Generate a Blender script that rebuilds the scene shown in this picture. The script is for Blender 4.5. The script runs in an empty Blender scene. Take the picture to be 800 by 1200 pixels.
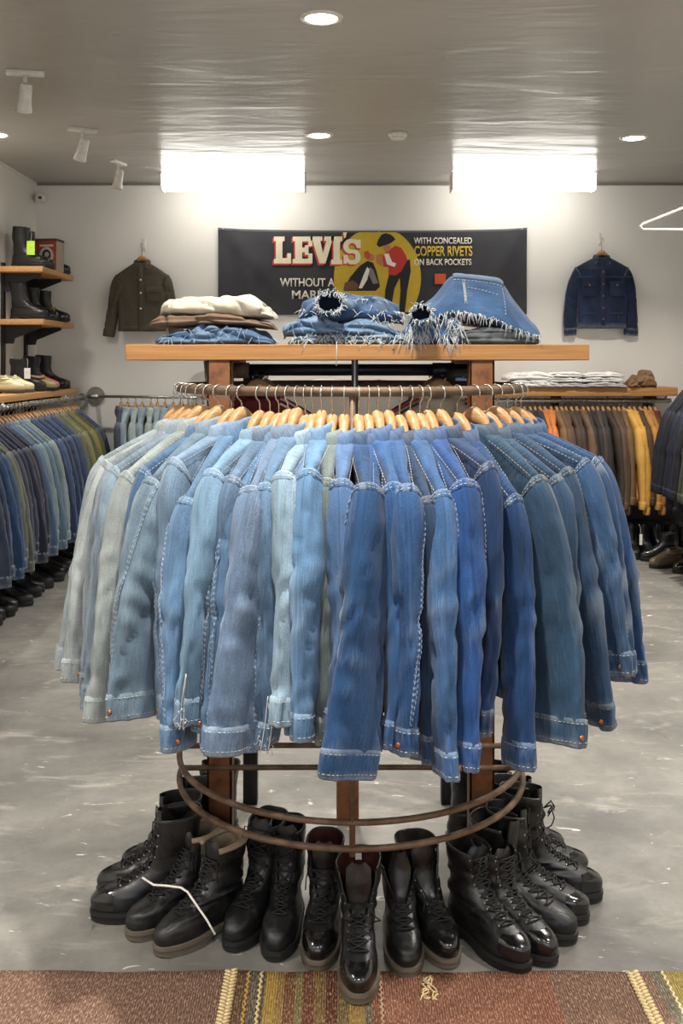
import bpy, math, random
import numpy as np
from math import sin, cos, pi, radians, sqrt
from mathutils import Vector, Matrix

# ------------------------------------------------------------------ camera, world, lights, exposure
SC = bpy.context.scene
COL = SC.collection
EYE, FPX = 1.55, 1190.0
cam_d = bpy.data.cameras.new('camera')
cam = bpy.data.objects.new('camera', cam_d)
COL.objects.link(cam)
cam.location = (0, 0, EYE)
cam.rotation_euler = (pi / 2, 0, 0)
cam_d.sensor_fit = 'VERTICAL'
cam_d.sensor_height = 36.0
cam_d.lens = 36.0 * FPX / 1200.0
cam_d.shift_x = 5.0 / 1200.0
cam_d.shift_y = -175.0 / 1200.0
cam_d.clip_start = 0.05
SC.camera = cam
SC.view_settings.view_transform = 'Standard'
SC.view_settings.look = 'None'
SC.view_settings.gamma = 1.0
SC.view_settings.use_curve_mapping = False
SC.view_settings.exposure = 0.27
world = bpy.data.worlds.new('sky')
SC.world = world
world.use_nodes = True
wb = world.node_tree.nodes['Background']
wb.inputs['Color'].default_value = (0.72, 0.83, 1.0, 1)
wb.inputs['Strength'].default_value = 0.9

CEIL_Z, BACK_Y, LEFT_X, RIGHT_X, FRONT_Y = 3.07, 8.6, -2.55, 3.02, -3.0

def lamp(name, kind, loc, rot, power, color, **kw):
    d = bpy.data.lights.new(name, kind)
    d.energy = power
    d.color = color
    for k, v in kw.items():
        setattr(d, k, v)
    o = bpy.data.objects.new(name, d)
    o.location = loc
    o.rotation_euler = rot
    COL.objects.link(o)
    return o

WARM = (1.0, 0.955, 0.885)
# daylight through the shop front behind the camera
lamp('shop_front_daylight', 'AREA', (0.2, FRONT_Y - 0.15, 1.6), (pi / 2, 0, 0), 30, (0.95, 0.97, 1.0), shape='RECTANGLE', size=4.6, size_y=2.2)
DOWNLIGHTS = [(-0.07, 4.47), (-0.12, 6.77), (2.0, 6.85), (-2.27, 6.75), (2.05, 4.5), (-0.07, 2.1), (2.05, 2.1), (-1.9, 1.6), (-0.07, -0.3), (2.05, -0.3), (-1.9, -0.6)]
for dx, dy in DOWNLIGHTS:
    lamp('downlight_lamp', 'AREA', (dx, dy, CEIL_Z - 0.016), (0, 0, 0), 15 if dx < -2.2 else 38, WARM, shape='DISK', size=0.12, spread=radians(125))

# ------------------------------------------------------------------ helpers
def lin(c):
    return tuple(((v / 255.0) / 12.92 if v / 255.0 <= 0.04045 else ((v / 255.0 + 0.055) / 1.055) ** 2.4) for v in c)

def vnoise(p, seed=0.0):
    p = np.asarray(p, float) + seed * 17.31
    i = np.floor(p); f = p - i; u = f * f * (3 - 2 * f)
    def h(a, b, c):
        n = np.sin((i[..., 0] + a) * 127.1 + (i[..., 1] + b) * 311.7 + (i[..., 2] + c) * 74.7) * 43758.5453
        return n - np.floor(n)
    x = u[..., 0]; y = u[..., 1]; z = u[..., 2]
    l = lambda a, b, t: a + (b - a) * t
    r = l(l(l(h(0,0,0), h(1,0,0), x), l(h(0,1,0), h(1,1,0), x), y), l(l(h(0,0,1), h(1,0,1), x), l(h(0,1,1), h(1,1,1), x), y), z)
    return r * 2 - 1

class MB:
    """collects vertices, faces, uv (metres) and a wear value, then links ONE mesh object"""
    def __init__(s):
        s.v = []; s.f = []; s.uv = []; s.w = []; s.m = []; s.n = 0
    def add(s, verts, faces, uv=None, wear=None, mi=0):
        verts = np.asarray(verts, float).reshape(-1, 3)
        k = len(verts)
        s.v.append(verts)
        s.uv.append(np.asarray(uv, float).reshape(-1, 2) if uv is not None else np.stack([verts[:, 0] + verts[:, 1], verts[:, 2]], 1))
        s.w.append(np.full(k, 0.0) if wear is None else np.asarray(wear, float).reshape(-1))
        for q in faces:
            s.f.append([i + s.n for i in q]); s.m.append(mi)
        s.n += k
        return s
    def box(s, c, d, rz=0.0, mi=0, M=None):
        x, y, z = d[0] / 2, d[1] / 2, d[2] / 2
        P = np.array([(-x,-y,-z),(x,-y,-z),(x,y,-z),(-x,y,-z),(-x,-y,z),(x,-y,z),(x,y,z),(-x,y,z)])
        if rz:
            a, b = cos(rz), sin(rz)
            P = P @ np.array([[a, b, 0], [-b, a, 0], [0, 0, 1]])
        if M is not None:
            P = P @ np.array(M.to_3x3()).T
        return s.add(P + np.array(c), [(0,3,2,1),(4,5,6,7),(0,1,5,4),(1,2,6,5),(2,3,7,6),(3,0,4,7)], mi=mi)
    def loft(s, rings, closed=True, cap0=False, cap1=False, wear=None, mi=0, uv=None):
        R = np.asarray(rings, float); n, m = R.shape[:2]
        if uv is None:
            du = np.linalg.norm(np.roll(R, -1, 1) - R, axis=2)
            u = np.concatenate([np.zeros((n, 1)), np.cumsum(du, 1)[:, :-1]], 1)
            u = u - u.mean(1, keepdims=True)
            dv = np.linalg.norm(np.diff(R, axis=0), axis=2).mean(1)
            vv = np.concatenate([[0], np.cumsum(dv)])
            uv = np.stack([u, np.repeat(vv[:, None], m, 1)], 2)
        F = []
        mm = m if closed else m - 1
        for i in range(n - 1):
            a = i * m; b = a + m
            for j in range(mm):
                k = (j + 1) % m
                F.append((a + j, a + k, b + k, b + j))
        if cap0: F.append(tuple(range(m))[::-1])
        if cap1: F.append(tuple(range((n - 1) * m, n * m)))
        return s.add(R.reshape(-1, 3), F, uv, wear, mi)
    def tube(s, pts, r, seg=8, caps=True, mi=0, closed=False):
        P = np.asarray(pts, float); n = len(P)
        if closed:
            T = np.roll(P, -1, 0) - np.roll(P, 1, 0)
        else:
            T = np.gradient(P, axis=0)
        T /= np.linalg.norm(T, axis=1, keepdims=True) + 1e-12
        up = np.array([0, 0, 1.0]) if abs(T[0][2]) < 0.9 else np.array([1.0, 0, 0])
        N = np.cross(T[0], up); N /= np.linalg.norm(N)
        rr = np.full(n, r) if np.isscalar(r) else np.asarray(r)
        rings = []
        a = np.arange(seg) * 2 * pi / seg
        for i in range(n):
            N = N - T[i] * N.dot(T[i]); N /= np.linalg.norm(N) + 1e-12
            B = np.cross(T[i], N)
            rings.append(P[i] + rr[i] * (np.cos(a)[:, None] * N + np.sin(a)[:, None] * B))
        if closed: rings.append(rings[0])
        return s.loft(rings, True, caps and not closed, caps and not closed, mi=mi)
    def cyl(s, c, r, h, seg=20, r2=None, mi=0):
        a = np.arange(seg) * 2 * pi / seg
        r2 = r if r2 is None else r2
        k = lambda rad, z: np.stack([c[0] + rad * np.cos(a), c[1] + rad * np.sin(a), np.full(seg, c[2] + z)], 1)
        return s.loft([k(r, 0), k(r2, h)], True, True, True, mi=mi)
    def lathe(s, c, prof, seg=20, mi=0, caps=(True, True)):
        a = np.arange(seg) * 2 * pi / seg
        R = [np.stack([c[0] + r * np.cos(a), c[1] + r * np.sin(a), np.full(seg, c[2] + z)], 1) for r, z in prof]
        return s.loft(R, True, caps[0], caps[1], mi=mi)
    def prism(s, pts2, origin, ax, ay, th, mi=0):
        """flat outline (list of 2D) extruded by th along ax x ay"""
        P = np.array([(p[0], p[1]) for p in pts2]); O = np.array(origin); ax = np.array(ax, float); ay = np.array(ay, float)
        nz = np.cross(ax, ay); n = len(P)
        A = O + P[:, :1] * ax + P[:, 1:] * ay
        F = [tuple(range(n))[::-1], tuple(range(n, 2 * n))] + [(i, (i + 1) % n, n + (i + 1) % n, n + i) for i in range(n)]
        return s.add(np.concatenate([A, A + nz * th]), F, mi=mi)
    def mesh(s, name, mats, smooth=True):
        me = bpy.data.meshes.new(name)
        V = np.concatenate(s.v)
        lt = np.array([len(q) for q in s.f], np.int32)
        li = np.fromiter((i for q in s.f for i in q), np.int32, int(lt.sum()))
        me.vertices.add(len(V)); me.vertices.foreach_set('co', V.ravel())
        me.loops.add(len(li)); me.loops.foreach_set('vertex_index', li)
        me.polygons.add(len(lt))
        me.polygons.foreach_set('loop_start', np.concatenate([[0], np.cumsum(lt)[:-1]]).astype(np.int32))
        me.polygons.foreach_set('loop_total', lt)
        me.polygons.foreach_set('material_index', np.array(s.m, np.int32))
        me.polygons.foreach_set('use_smooth', np.full(len(lt), smooth))
        me.update(calc_edges=True)
        ul = me.uv_layers.new(name='uv')
        ul.data.foreach_set('uv', np.concatenate(s.uv)[li].ravel())
        at = me.attributes.new('wear', 'FLOAT', 'POINT')
        at.data.foreach_set('value', np.concatenate(s.w))
        me.validate()
        for m in (mats if isinstance(mats, (list, tuple)) else [mats]):
            me.materials.append(m)
        return me
    def build(s, name, mats, parent=None, color=None, smooth=True, sharp=None, bevel=None):
        me = s.mesh(name, mats, smooth)
        if sharp is not None:
            me.set_sharp_from_angle(angle=radians(sharp))
        o = bpy.data.objects.new(name, me)
        COL.objects.link(o)
        if parent is not None: o.parent = parent
        if color is not None: o.color = (*lin(color), 1)
        if bevel:
            b = o.modifiers.new('bevel', 'BEVEL'); b.width = bevel; b.segments = 2; b.limit_method = 'ANGLE'; b.angle_limit = radians(40)
        return o

def tag(o, label, cat, group=None, kind=None):
    if label: o['label'] = label
    if cat: o['category'] = cat
    if group: o['group'] = group
    if kind: o['kind'] = kind
    return o

def thing(name, label, cat, loc=(0, 0, 0), rz=0.0, group=None):
    o = bpy.data.objects.new(name, None)
    COL.objects.link(o)
    o.location = loc; o.rotation_euler = (0, 0, rz)
    o.empty_display_size = 0.05
    return tag(o, label, cat, group)

def struct(name, mb, mat, parent=None, **kw):
    o = mb.build(name, mat, parent, **kw)
    if parent is None: o['kind'] = 'structure'
    return o

def dup(root, loc, rz, label, group=None, color=None, scale=None):
    r = root.copy(); COL.objects.link(r)
    r.location = loc; r.rotation_euler = (0, 0, rz); r['label'] = label
    if group: r['group'] = group
    if scale: r.scale = scale
    if color is not None: r.color = (*lin(color), 1)
    for ch in list(root.children):
        c = ch.copy(); COL.objects.link(c); c.parent = r
        if color is not None and c.get('dyed'): c.color = (*lin(color), 1)
        for g in list(ch.children):
            d = g.copy(); COL.objects.link(d); d.parent = c
            if color is not None and d.get('dyed'): d.color = (*lin(color), 1)
    return r

ORD = ['first', 'second', 'third', 'fourth', 'fifth', 'sixth', 'seventh', 'eighth', 'ninth', 'tenth', '11th', '12th', '13th', '14th', '15th', '16th', '17th', '18th', '19th', '20th']
def nth(i):
    if i < len(ORD): return ORD[i]
    n = i + 1
    return f"{n}{'st' if n % 10 == 1 and n != 11 else 'nd' if n % 10 == 2 and n != 12 else 'rd' if n % 10 == 3 and n != 13 else 'th'}"

# ------------------------------------------------------------------ materials
class NT:
    def __init__(s, name):
        s.mat = bpy.data.materials.new(name); s.mat.use_nodes = True
        s.t = s.mat.node_tree; s.b = s.t.nodes['Principled BSDF']
        s.out = s.t.nodes['Material Output']
    def n(s, typ, **kw):
        nd = s.t.nodes.new(typ)
        for k, v in kw.items():
            if k.startswith('_'): setattr(nd, k[1:], v)
            else: s.set(nd.inputs[int(k[1:]) if k[0] == 'i' and k[1:].isdigit() else k.replace('__', ' ')], v)
        return nd
    def set(s, sock, v):
        if isinstance(v, bpy.types.NodeSocket): s.t.links.new(v, sock)
        else:
            if hasattr(sock, 'default_value') and isinstance(v, (tuple, list)) and len(v) == 3 and sock.type == 'RGBA': v = (*v, 1)
            sock.default_value = v
    def coords(s, which='Object', scale=(1, 1, 1), rot=(0, 0, 0)):
        c = s.n('ShaderNodeTexCoord')
        m = s.n('ShaderNodeMapping'); s.set(m.inputs['Vector'], c.outputs[which]); m.inputs['Scale'].default_value = scale; m.inputs['Rotation'].default_value = rot
        return m.outputs[0]
    def noise(s, vec, scale=5.0, detail=3.0, rough=0.5, dist=0.0):
        nd = s.n('ShaderNodeTexNoise', Scale=scale, Detail=detail, Roughness=rough, Distortion=dist)
        if vec is not None: s.set(nd.inputs['Vector'], vec)
        return nd.outputs['Fac']
    def math(s, op, a, b=0.0, clamp=False):
        nd = s.n('ShaderNodeMath', _operation=op, _use_clamp=clamp); s.set(nd.inputs[0], a); s.set(nd.inputs[1], b)
        return nd.outputs[0]
    def ramp(s, fac, stops, interp='LINEAR'):
        nd = s.n('ShaderNodeValToRGB'); cr = nd.color_ramp; cr.interpolation = interp
        while len(cr.elements) < len(stops): cr.elements.new(0.5)
        for e, (p, c) in zip(cr.elements, stops):
            e.position = p; e.color = (*c, 1) if not np.isscalar(c) else (c, c, c, 1)
        s.set(nd.inputs[0], fac)
        return nd.outputs[0]
    def mix(s, fac, a, b, mode='MIX'):
        nd = s.n('ShaderNodeMix', _data_type='RGBA', _blend_type=mode)
        s.set(nd.inputs[0], fac); s.set(nd.inputs[6], a); s.set(nd.inputs[7], b)
        return nd.outputs[2]
    def bump(s, h, strength=0.3, dist=0.002):
        nd = s.n('ShaderNodeBump', Strength=strength, Distance=dist); s.set(nd.inputs['Height'], h)
        s.set(s.b.inputs['Normal'], nd.outputs[0])
    def p(s, **kw):
        for k, v in kw.items(): s.set(s.b.inputs[k.replace('__', ' ')], v)
        return s.mat

def simple(name, col, rough=0.5, metal=0.0, var=0.12, scale=30.0, bump=0.0, spec=0.5):
    t = NT(name); c = lin(col)
    f = t.noise(t.coords(), scale, 4)
    colr = t.ramp(f, [(0.3, tuple(v * (1 - var) for v in c)), (0.7, tuple(min(1, v * (1 + var)) for v in c))])
    if bump: t.bump(f, bump, 0.003)
    return t.p(Base__Color=colr, Roughness=rough, Metallic=metal, Specular__IOR__Level=spec)

def m_denim(name='denim', grain=1.0, bleach=(0.52, 0.57, 0.58)):
    t = NT(name)
    oi = t.n('ShaderNodeObjectInfo'); base = oi.outputs['Color']
    wr = t.n('ShaderNodeAttribute', _attribute_name='wear').outputs['Fac']
    uvn = t.n('ShaderNodeUVMap')
    off = t.n('ShaderNodeMath', _operation='MULTIPLY', i0=oi.outputs['Random'], i1=40.0).outputs[0]
    def uvm(sc):
        a = t.n('ShaderNodeVectorMath', _operation='ADD'); t.set(a.inputs[0], uvn.outputs[0]); t.set(a.inputs[1], off)
        m = t.n('ShaderNodeMapping'); t.set(m.inputs['Vector'], a.outputs[0]); m.inputs['Scale'].default_value = sc
        return m.outputs[0]
    streak = t.noise(uvm((330, 26, 1)), 1.0, 3, 0.6)
    fine = t.noise(uvm((520, 330, 1)), 1.0, 2, 0.7)
    blot = t.noise(uvm((9, 5, 1)), 1.0, 4, 0.6)
    g = t.math('ADD', t.math('MULTIPLY', t.math('SUBTRACT', streak, 0.5), 0.9 * grain), t.math('MULTIPLY', t.math('SUBTRACT', fine, 0.5), 1.4 * grain))
    g = t.math('ADD', g, t.math('MULTIPLY', t.math('SUBTRACT', blot, 0.5), 1.7))
    val = t.math('ADD', 1.0, g)
    base = t.mix(1.0, base, (0.55, 0.55, 0.535), 'MULTIPLY')
    c1 = t.mix(1.0, base, t.n('ShaderNodeCombineColor', Red=val, Green=val, Blue=val).outputs[0], 'MULTIPLY')
    fade = t.math('ADD', wr, t.math('MULTIPLY', t.math('SUBTRACT', streak, 0.62), 0.55), True)
    fade = t.math('MULTIPLY', fade, 0.75, True)
    bleach = t.mix(0.5, base, bleach)
    dark = t.math('MULTIPLY', wr, -0.55, True)  # negative values paint shade into creases and openings
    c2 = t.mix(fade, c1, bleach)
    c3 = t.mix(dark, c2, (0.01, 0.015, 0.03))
    t.bump(t.math('ADD', streak, fine), 0.35, 0.0012)
    return t.p(Base__Color=c3, Roughness=0.88, Specular__IOR__Level=0.18, Sheen__Weight=0.12, Sheen__Roughness=0.5)

def m_cloth(name='cloth', rough=0.85, spec=0.25):
    t = NT(name)
    oi = t.n('ShaderNodeObjectInfo'); base = oi.outputs['Color']
    f = t.noise(t.coords(), 60, 4, 0.6)
    b = t.noise(t.coords(), 9, 3)
    v = t.math('ADD', 0.55, t.math('ADD', t.math('MULTIPLY', f, 0.5), t.math('MULTIPLY', b, 0.4)))
    c = t.mix(1.0, base, t.n('ShaderNodeCombineColor', Red=v, Green=v, Blue=v).outputs[0], 'MULTIPLY')
    t.bump(f, 0.25, 0.002)
    return t.p(Base__Color=c, Roughness=rough, Specular__IOR__Level=spec)

def m_leather(name='leather', rough=(0.32, 0.6), bumpy=0.35, coat=0.0):
    t = NT(name)
    oi = t.n('ShaderNodeObjectInfo'); base = oi.outputs['Color']
    co = t.coords()
    f = t.noise(co, 160, 3, 0.6); g = t.noise(co, 22, 4, 0.6); sc = t.noise(co, 45, 5, 0.7)
    wr = t.n('ShaderNodeAttribute', _attribute_name='wear').outputs['Fac']
    scuff = t.math('MULTIPLY', t.ramp(sc, [(0.56, 0.0), (0.72, 1.0)]), 0.25)
    scuff = t.math('ADD', scuff, t.math('MULTIPLY', wr, 0.6), True)
    c = t.mix(scuff, base, (0.062, 0.058, 0.053))
    r = t.n('ShaderNodeMapRange', Value=g, i1=0.35, i2=0.65, i3=rough[0], i4=rough[1]).outputs[0]
    t.bump(t.math('ADD', t.math('MULTIPLY', f, 0.3), g), bumpy, 0.004)
    return t.p(Base__Color=c, Roughness=r, Specular__IOR__Level=0.55, Coat__Weight=coat, Coat__Roughness=0.08)

def m_wood(name, c1, c2, rough=0.5, scale=(3, 40, 40), axis='X'):
    t = NT(name)
    sc = scale if axis == 'X' else (scale[1], scale[0], scale[1]) if axis == 'Y' else (scale[1], scale[1], scale[0])
    co = t.coords('Object', sc)
    f = t.noise(co, 1.0, 5, 0.6, 0.6)
    k = t.noise(t.coords('Object', tuple(v * 4 for v in sc)), 1.0, 3, 0.6)
    c = t.ramp(f, [(0.3, lin(c1)), (0.7, lin(c2))])
    c = t.mix(t.math('MULTIPLY', k, 0.35), c, tuple(v * 0.55 for v in lin(c1)))
    t.bump(k, 0.12, 0.002)
    return t.p(Base__Color=c, Roughness=rough, Specular__IOR__Level=0.35)

def m_rust(name, c1, c2, c3):
    t = NT(name); co = t.coords()
    f = t.noise(co, 14, 6, 0.65); g = t.noise(co, 70, 4, 0.7)
    c = t.ramp(f, [(0.32, lin(c1)), (0.5, lin(c2)), (0.68, lin(c3))])
    c = t.mix(t.math('MULTIPLY', g, 0.5), c, (0.02, 0.013, 0.01))
    t.bump(g, 0.4, 0.002)
    return t.p(Base__Color=c, Roughness=0.62, Metallic=0.35)

def emit(name, col, strength):
    t = NT(name)
    return t.p(Base__Color=(0.8, 0.8, 0.8), Emission__Color=col, Emission__Strength=strength)

M = {}
M['denim'] = m_denim()
M['cloth'] = m_cloth()
M['suede'] = m_cloth('suede', 0.7, 0.3)
M['leather'] = m_leather('leather', (0.27, 0.55), 0.5)
M['polished'] = m_leather('polished_leather', (0.10, 0.22), 0.10, 0.35)
M['sole'] = simple('black_rubber', (22, 21, 20), 0.6)
M['tan_sole'] = simple('worn_rubber', (92, 82, 70), 0.7)
M['lace'] = simple('lace_cord', (14, 14, 14), 0.8)
M['white'] = simple('white_cord', (225, 222, 212), 0.7)
M['thread'] = simple('pale_thread', (160, 170, 178), 0.8, var=0.2, scale=400)
M['gold_thread'] = simple('gold_thread', (150, 142, 122), 0.8, var=0.2, scale=400)
M['fray'] = simple('frayed_cotton', (190, 194, 194), 0.9)
M['fray_blue'] = simple('frayed_blue_cotton', (140, 162, 186), 0.9)
M['brass'] = simple('aged_copper', (150, 98, 66), 0.4, 0.8)
M['steel'] = simple('zinc_steel', (168, 166, 160), 0.3, 0.9, 0.06)
M['hook'] = simple('hook_wire', (190, 186, 178), 0.25, 1.0, 0.04)
M['hanger'] = m_wood('hanger_wood', (152, 112, 72), (192, 150, 104), 0.42, (12, 90, 90))
M['plank'] = m_wood('oak_plank', (150, 104, 58), (188, 138, 84), 0.5, (2.2, 55, 55))
M['plank_y'] = m_wood('oak_plank_lengthwise', (172, 126, 78), (204, 156, 104), 0.5, (2.2, 55, 55), 'Y')
M['rust'] = m_rust('rusted_iron', (84, 58, 38), (138, 84, 44), (112, 92, 74))
M['rail'] = m_rust('brown_iron', (78, 62, 50), (112, 88, 68), (132, 110, 90))
M['black_iron'] = simple('black_iron', (20, 20, 22), 0.4, 0.5)
M['black_board'] = simple('black_painted_board', (14, 14, 15), 0.5)
M['white_metal'] = simple('white_enamel', (214, 210, 202), 0.4)
M['white_plastic'] = simple('white_plastic', (216, 213, 205), 0.35)
M['lens'] = simple('dark_glass', (8, 8, 10), 0.08)
M['tube'] = emit('batten_diffuser_glow', (1.0, 0.97, 0.91), 8.0)
M['disc'] = emit('downlight_glow', (1.0, 0.92, 0.78), 22.0)
M['paper'] = simple('paper_tag', (226, 224, 216), 0.7)
M['neon_tag'] = simple('yellow_green_card', (190, 232, 60), 0.6)
M['clear'] = NT('clear_plastic').p(Base__Color=(0.9, 0.92, 0.95), Roughness=0.08, Transmission__Weight=0.85, IOR=1.3)
# ------------------------------------------------------------------ the room
def m_wall():
    t = NT('painted_wall'); co = t.coords()
    f = t.noise(co, 2.2, 4); g = t.noise(co, 120, 3)
    c = t.ramp(f, [(0.3, lin((218, 215, 209))), (0.7, lin((224, 221, 215)))])
    t.bump(t.math('ADD', g, t.math('MULTIPLY', f, 2.0)), 0.12, 0.003)
    return t.p(Base__Color=c, Roughness=0.6, Specular__IOR__Level=0.3)
def m_ceiling():
    t = NT('satin_ceiling_paint')
    a = t.noise(t.coords('Object', (0.5, 1.6, 1)), 1.6, 3, 0.5, 0.6)
    b = t.noise(t.coords('Object', (1.2, 9, 1)), 1.0, 3, 0.55, 0.8)
    f = t.noise(t.coords(), 1.4, 3)
    c = t.ramp(f, [(0.3, lin((160, 157, 151))), (0.7, lin((168, 165, 159)))])
    t.bump(t.math('ADD', t.math('MULTIPLY', a, 1.4), t.math('MULTIPLY', b, 0.22)), 0.36, 0.03)
    return t.p(Base__Color=c, Roughness=0.28, Specular__IOR__Level=0.5)
def m_concrete():
    t = NT('worn_concrete'); co = t.coords()
    a = t.noise(co, 1.1, 6, 0.6, 0.4); b = t.noise(co, 6, 6, 0.65); g = t.noise(co, 70, 4, 0.7)
    st = t.noise(t.coords('Object', (1.2, 3.4, 1), (0, 0, 0.25)), 2.4, 6, 0.68, 1.0)
    c = t.ramp(a, [(0.36, lin((100, 98, 94))), (0.5, lin((126, 123, 117))), (0.64, lin((146, 142, 134)))])
    c = t.mix(t.ramp(b, [(0.4, 0.0), (0.68, 0.45)]), c, lin((84, 82, 79)))
    c = t.mix(t.ramp(st, [(0.55, 0.0), (0.70, 0.42)]), c, lin((196, 190, 178)))
    sp = t.noise(t.coords('Object', (1, 2.4, 1)), 13, 3, 0.55, 0.8)
    c = t.mix(t.ramp(sp, [(0.685, 0.0), (0.72, 0.8)]), c, lin((226, 222, 212)))
    dk = t.noise(t.coords('Object', (2, 0.7, 1), (0, 0, 0.7)), 7, 4, 0.6, 1.5)
    c = t.mix(t.ramp(dk, [(0.69, 0.0), (0.74, 0.6)]), c, lin((60, 58, 55)))
    c = t.mix(t.math('MULTIPLY', g, 0.35), c, lin((80, 78, 74)))
    r = t.n('ShaderNodeMapRange', Value=b, i1=0.3, i2=0.7, i3=0.3, i4=0.55).outputs[0]
    t.bump(t.math('ADD', t.math('MULTIPLY', b, 1.0), t.math('MULTIPLY', g, 0.25)), 0.16, 0.006)
    return t.p(Base__Color=c, Roughness=r, Specular__IOR__Level=0.4)
M['wall'] = m_wall(); M['ceiling'] = m_ceiling(); M['concrete'] = m_concrete()

def plane_box(x0, x1, y0, y1, z0, z1):
    return MB().box(((x0 + x1) / 2, (y0 + y1) / 2, (z0 + z1) / 2), (x1 - x0, y1 - y0, z1 - z0))
T = 0.12
struct('floor', plane_box(LEFT_X - T, RIGHT_X + T, FRONT_Y - T, BACK_Y + T, -T, 0), M['concrete'], smooth=False)
struct('ceiling', plane_box(LEFT_X - T, RIGHT_X + T, FRONT_Y - T, BACK_Y + T, CEIL_Z, CEIL_Z + T), M['ceiling'], smooth=False)
struct('wall_back', plane_box(LEFT_X - T, RIGHT_X + T, BACK_Y, BACK_Y + T, 0, CEIL_Z), M['wall'], smooth=False)
struct('wall_left', plane_box(LEFT_X - T, LEFT_X, FRONT_Y, BACK_Y, 0, CEIL_Z), M['wall'], smooth=False)
struct('wall_right', plane_box(RIGHT_X, RIGHT_X + T, FRONT_Y, BACK_Y, 0, CEIL_Z), M['wall'], smooth=False)
fw = MB()
for (x0, x1, z0, z1) in ((LEFT_X - T, -2.2, 0, CEIL_Z), (2.6, RIGHT_X + T, 0, CEIL_Z), (-2.2, 2.6, 2.75, CEIL_Z), (-2.2, 2.6, 0, 0.45)):
    fw.box(((x0 + x1) / 2, FRONT_Y - T / 2, (z0 + z1) / 2), (x1 - x0, T, z1 - z0))
struct('wall_front', fw, M['wall'], smooth=False)
struct('trim_1', plane_box(LEFT_X, RIGHT_X, BACK_Y - 0.012, BACK_Y, CEIL_Z - 0.02, CEIL_Z), simple('shadow_gap_trim', (120, 116, 108), 0.6), smooth=False)
struct('trim_2', plane_box(LEFT_X, LEFT_X + 0.012, FRONT_Y, BACK_Y, CEIL_Z - 0.02, CEIL_Z), M['wall'], smooth=False)

# ------------------------------------------------------------------ ceiling fittings
for i, (x0, lab) in enumerate(((-0.826, "bright fluorescent batten light above the LEVI'S lettering"), (1.483, 'bright fluorescent batten light above the blue wall jacket'))):
    cx = x0; L = 1.15; y = 8.12
    t = thing('batten_light', lab, 'light', (cx, y, CEIL_Z), 0, 'ceiling batten lights')
    MB().box((0, 0, -0.012), (L - 0.04, 0.10, 0.024)).build('backplate', M['white_metal'], t, smooth=False)
    a = np.linspace(pi, 2 * pi, 13)
    prof = np.array([(0.085 * cos(q) * (abs(cos(q)) ** -0.35 if abs(cos(q)) > 1e-6 else 1), -0.024 + 0.125 * sin(q)) for q in a])
    MB().loft([[(xx, p[0], p[1]) for p in prof] for xx in (-L / 2 + 0.01, L / 2 - 0.01)], True, True, True).build('diffuser', M['tube'], t, sharp=40)
    for s in (-1, 1):
        MB().box((s * (L / 2 - 0.005), 0, -0.08), (0.012, 0.18, 0.14)).build('end_cap', M['white_plastic'], t, smooth=False)

for i, (dx, dy) in enumerate(DOWNLIGHTS):
    lab = ['round recessed downlight at the top edge of the frame', "round recessed downlight above the banner's yellow disc", 'round recessed downlight near the blue wall jacket', 'round recessed downlight over the boot shelves'][i] if i < 4 else f'round recessed downlight out of view, {nth(i - 4)} of the unseen row'
    t = thing('downlight', lab, 'light', (dx, dy, CEIL_Z), 0, 'recessed downlights')
    MB().lathe((0, 0, 0), [(0.095, 0.0), (0.094, -0.006), (0.075, -0.010), (0.070, -0.004)], 32, caps=(False, False)).build('trim_ring', M['white_metal'], t)
    MB().lathe((0, 0, 0), [(0.071, -0.006), (0.04, -0.009), (0.002, -0.010)], 32, caps=(False, True)).build('lens', M['disc'], t)

t = thing('smoke_detector', 'small round white smoke detector on the grey ceiling', 'detector', (0.40, 6.72, CEIL_Z))
MB().lathe((0, 0, 0), [(0.062, 0), (0.062, -0.018), (0.055, -0.03)], 28).build('base', M['white_plastic'], t)
MB().lathe((0, 0, 0), [(0.046, -0.03), (0.044, -0.042), (0.02, -0.046)], 28).build('sensor_cap', M['white_plastic'], t)

def spot(x, y, tilt, rz, lab):
    t = thing('spotlight', lab, 'light', (x, y, CEIL_Z), rz, 'white ceiling spotlights')
    MB().box((0, 0, -0.012), (0.19, 0.05, 0.024)).build('mounting_plate', M['white_metal'], t, bevel=0.004)
    MB().cyl((0, 0, -0.085), 0.011, 0.065, 12).build('stem', M['white_metal'], t)
    h = MB().lathe((0, 0, 0), [(0.026, 0.07), (0.032, 0.06), (0.034, -0.02), (0.042, -0.075), (0.039, -0.078), (0.03, -0.03)], 22, caps=(True, True)).build('lamp_head', M['white_metal'], t, sharp=50)
    h.location = (0.0, 0, -0.135); h.rotation_euler = (tilt, 0.15, 0)
    MB().lathe((0, 0, 0), [(0.036, -0.060), (0.002, -0.058)], 20, caps=(False, True)).build('lamp_face', M['lens'], h)
for k, (x, y) in enumerate(((-1.625, 5.29), (-1.65, 6.58), (-1.65, 7.66))):
    spot(x, y, (0.5, 0.45, 0.1)[k], (0.2, 0.5, 1.3)[k], 'white tilted ceiling spotlight, ' + ('third out from the back wall', 'second out from the back wall', 'first out from the back wall')[k])
t = thing('security_camera', 'small dome security camera in the upper wall corner', 'camera', (LEFT_X + 0.055, BACK_Y - 0.12, 2.93))
MB().box((0, 0.06, 0), (0.07, 0.10, 0.06)).build('bracket', M['white_plastic'], t, bevel=0.01)
MB().lathe((0.02, -0.03, -0.01), [(0.034, 0.03), (0.036, 0.0), (0.028, -0.02), (0.012, -0.03)], 18).build('dome', M['white_plastic'], t)
MB().lathe((0.03, -0.055, -0.012), [(0.014, 0.01), (0.014, -0.01)], 14).build('lens', M['lens'], t)

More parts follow.
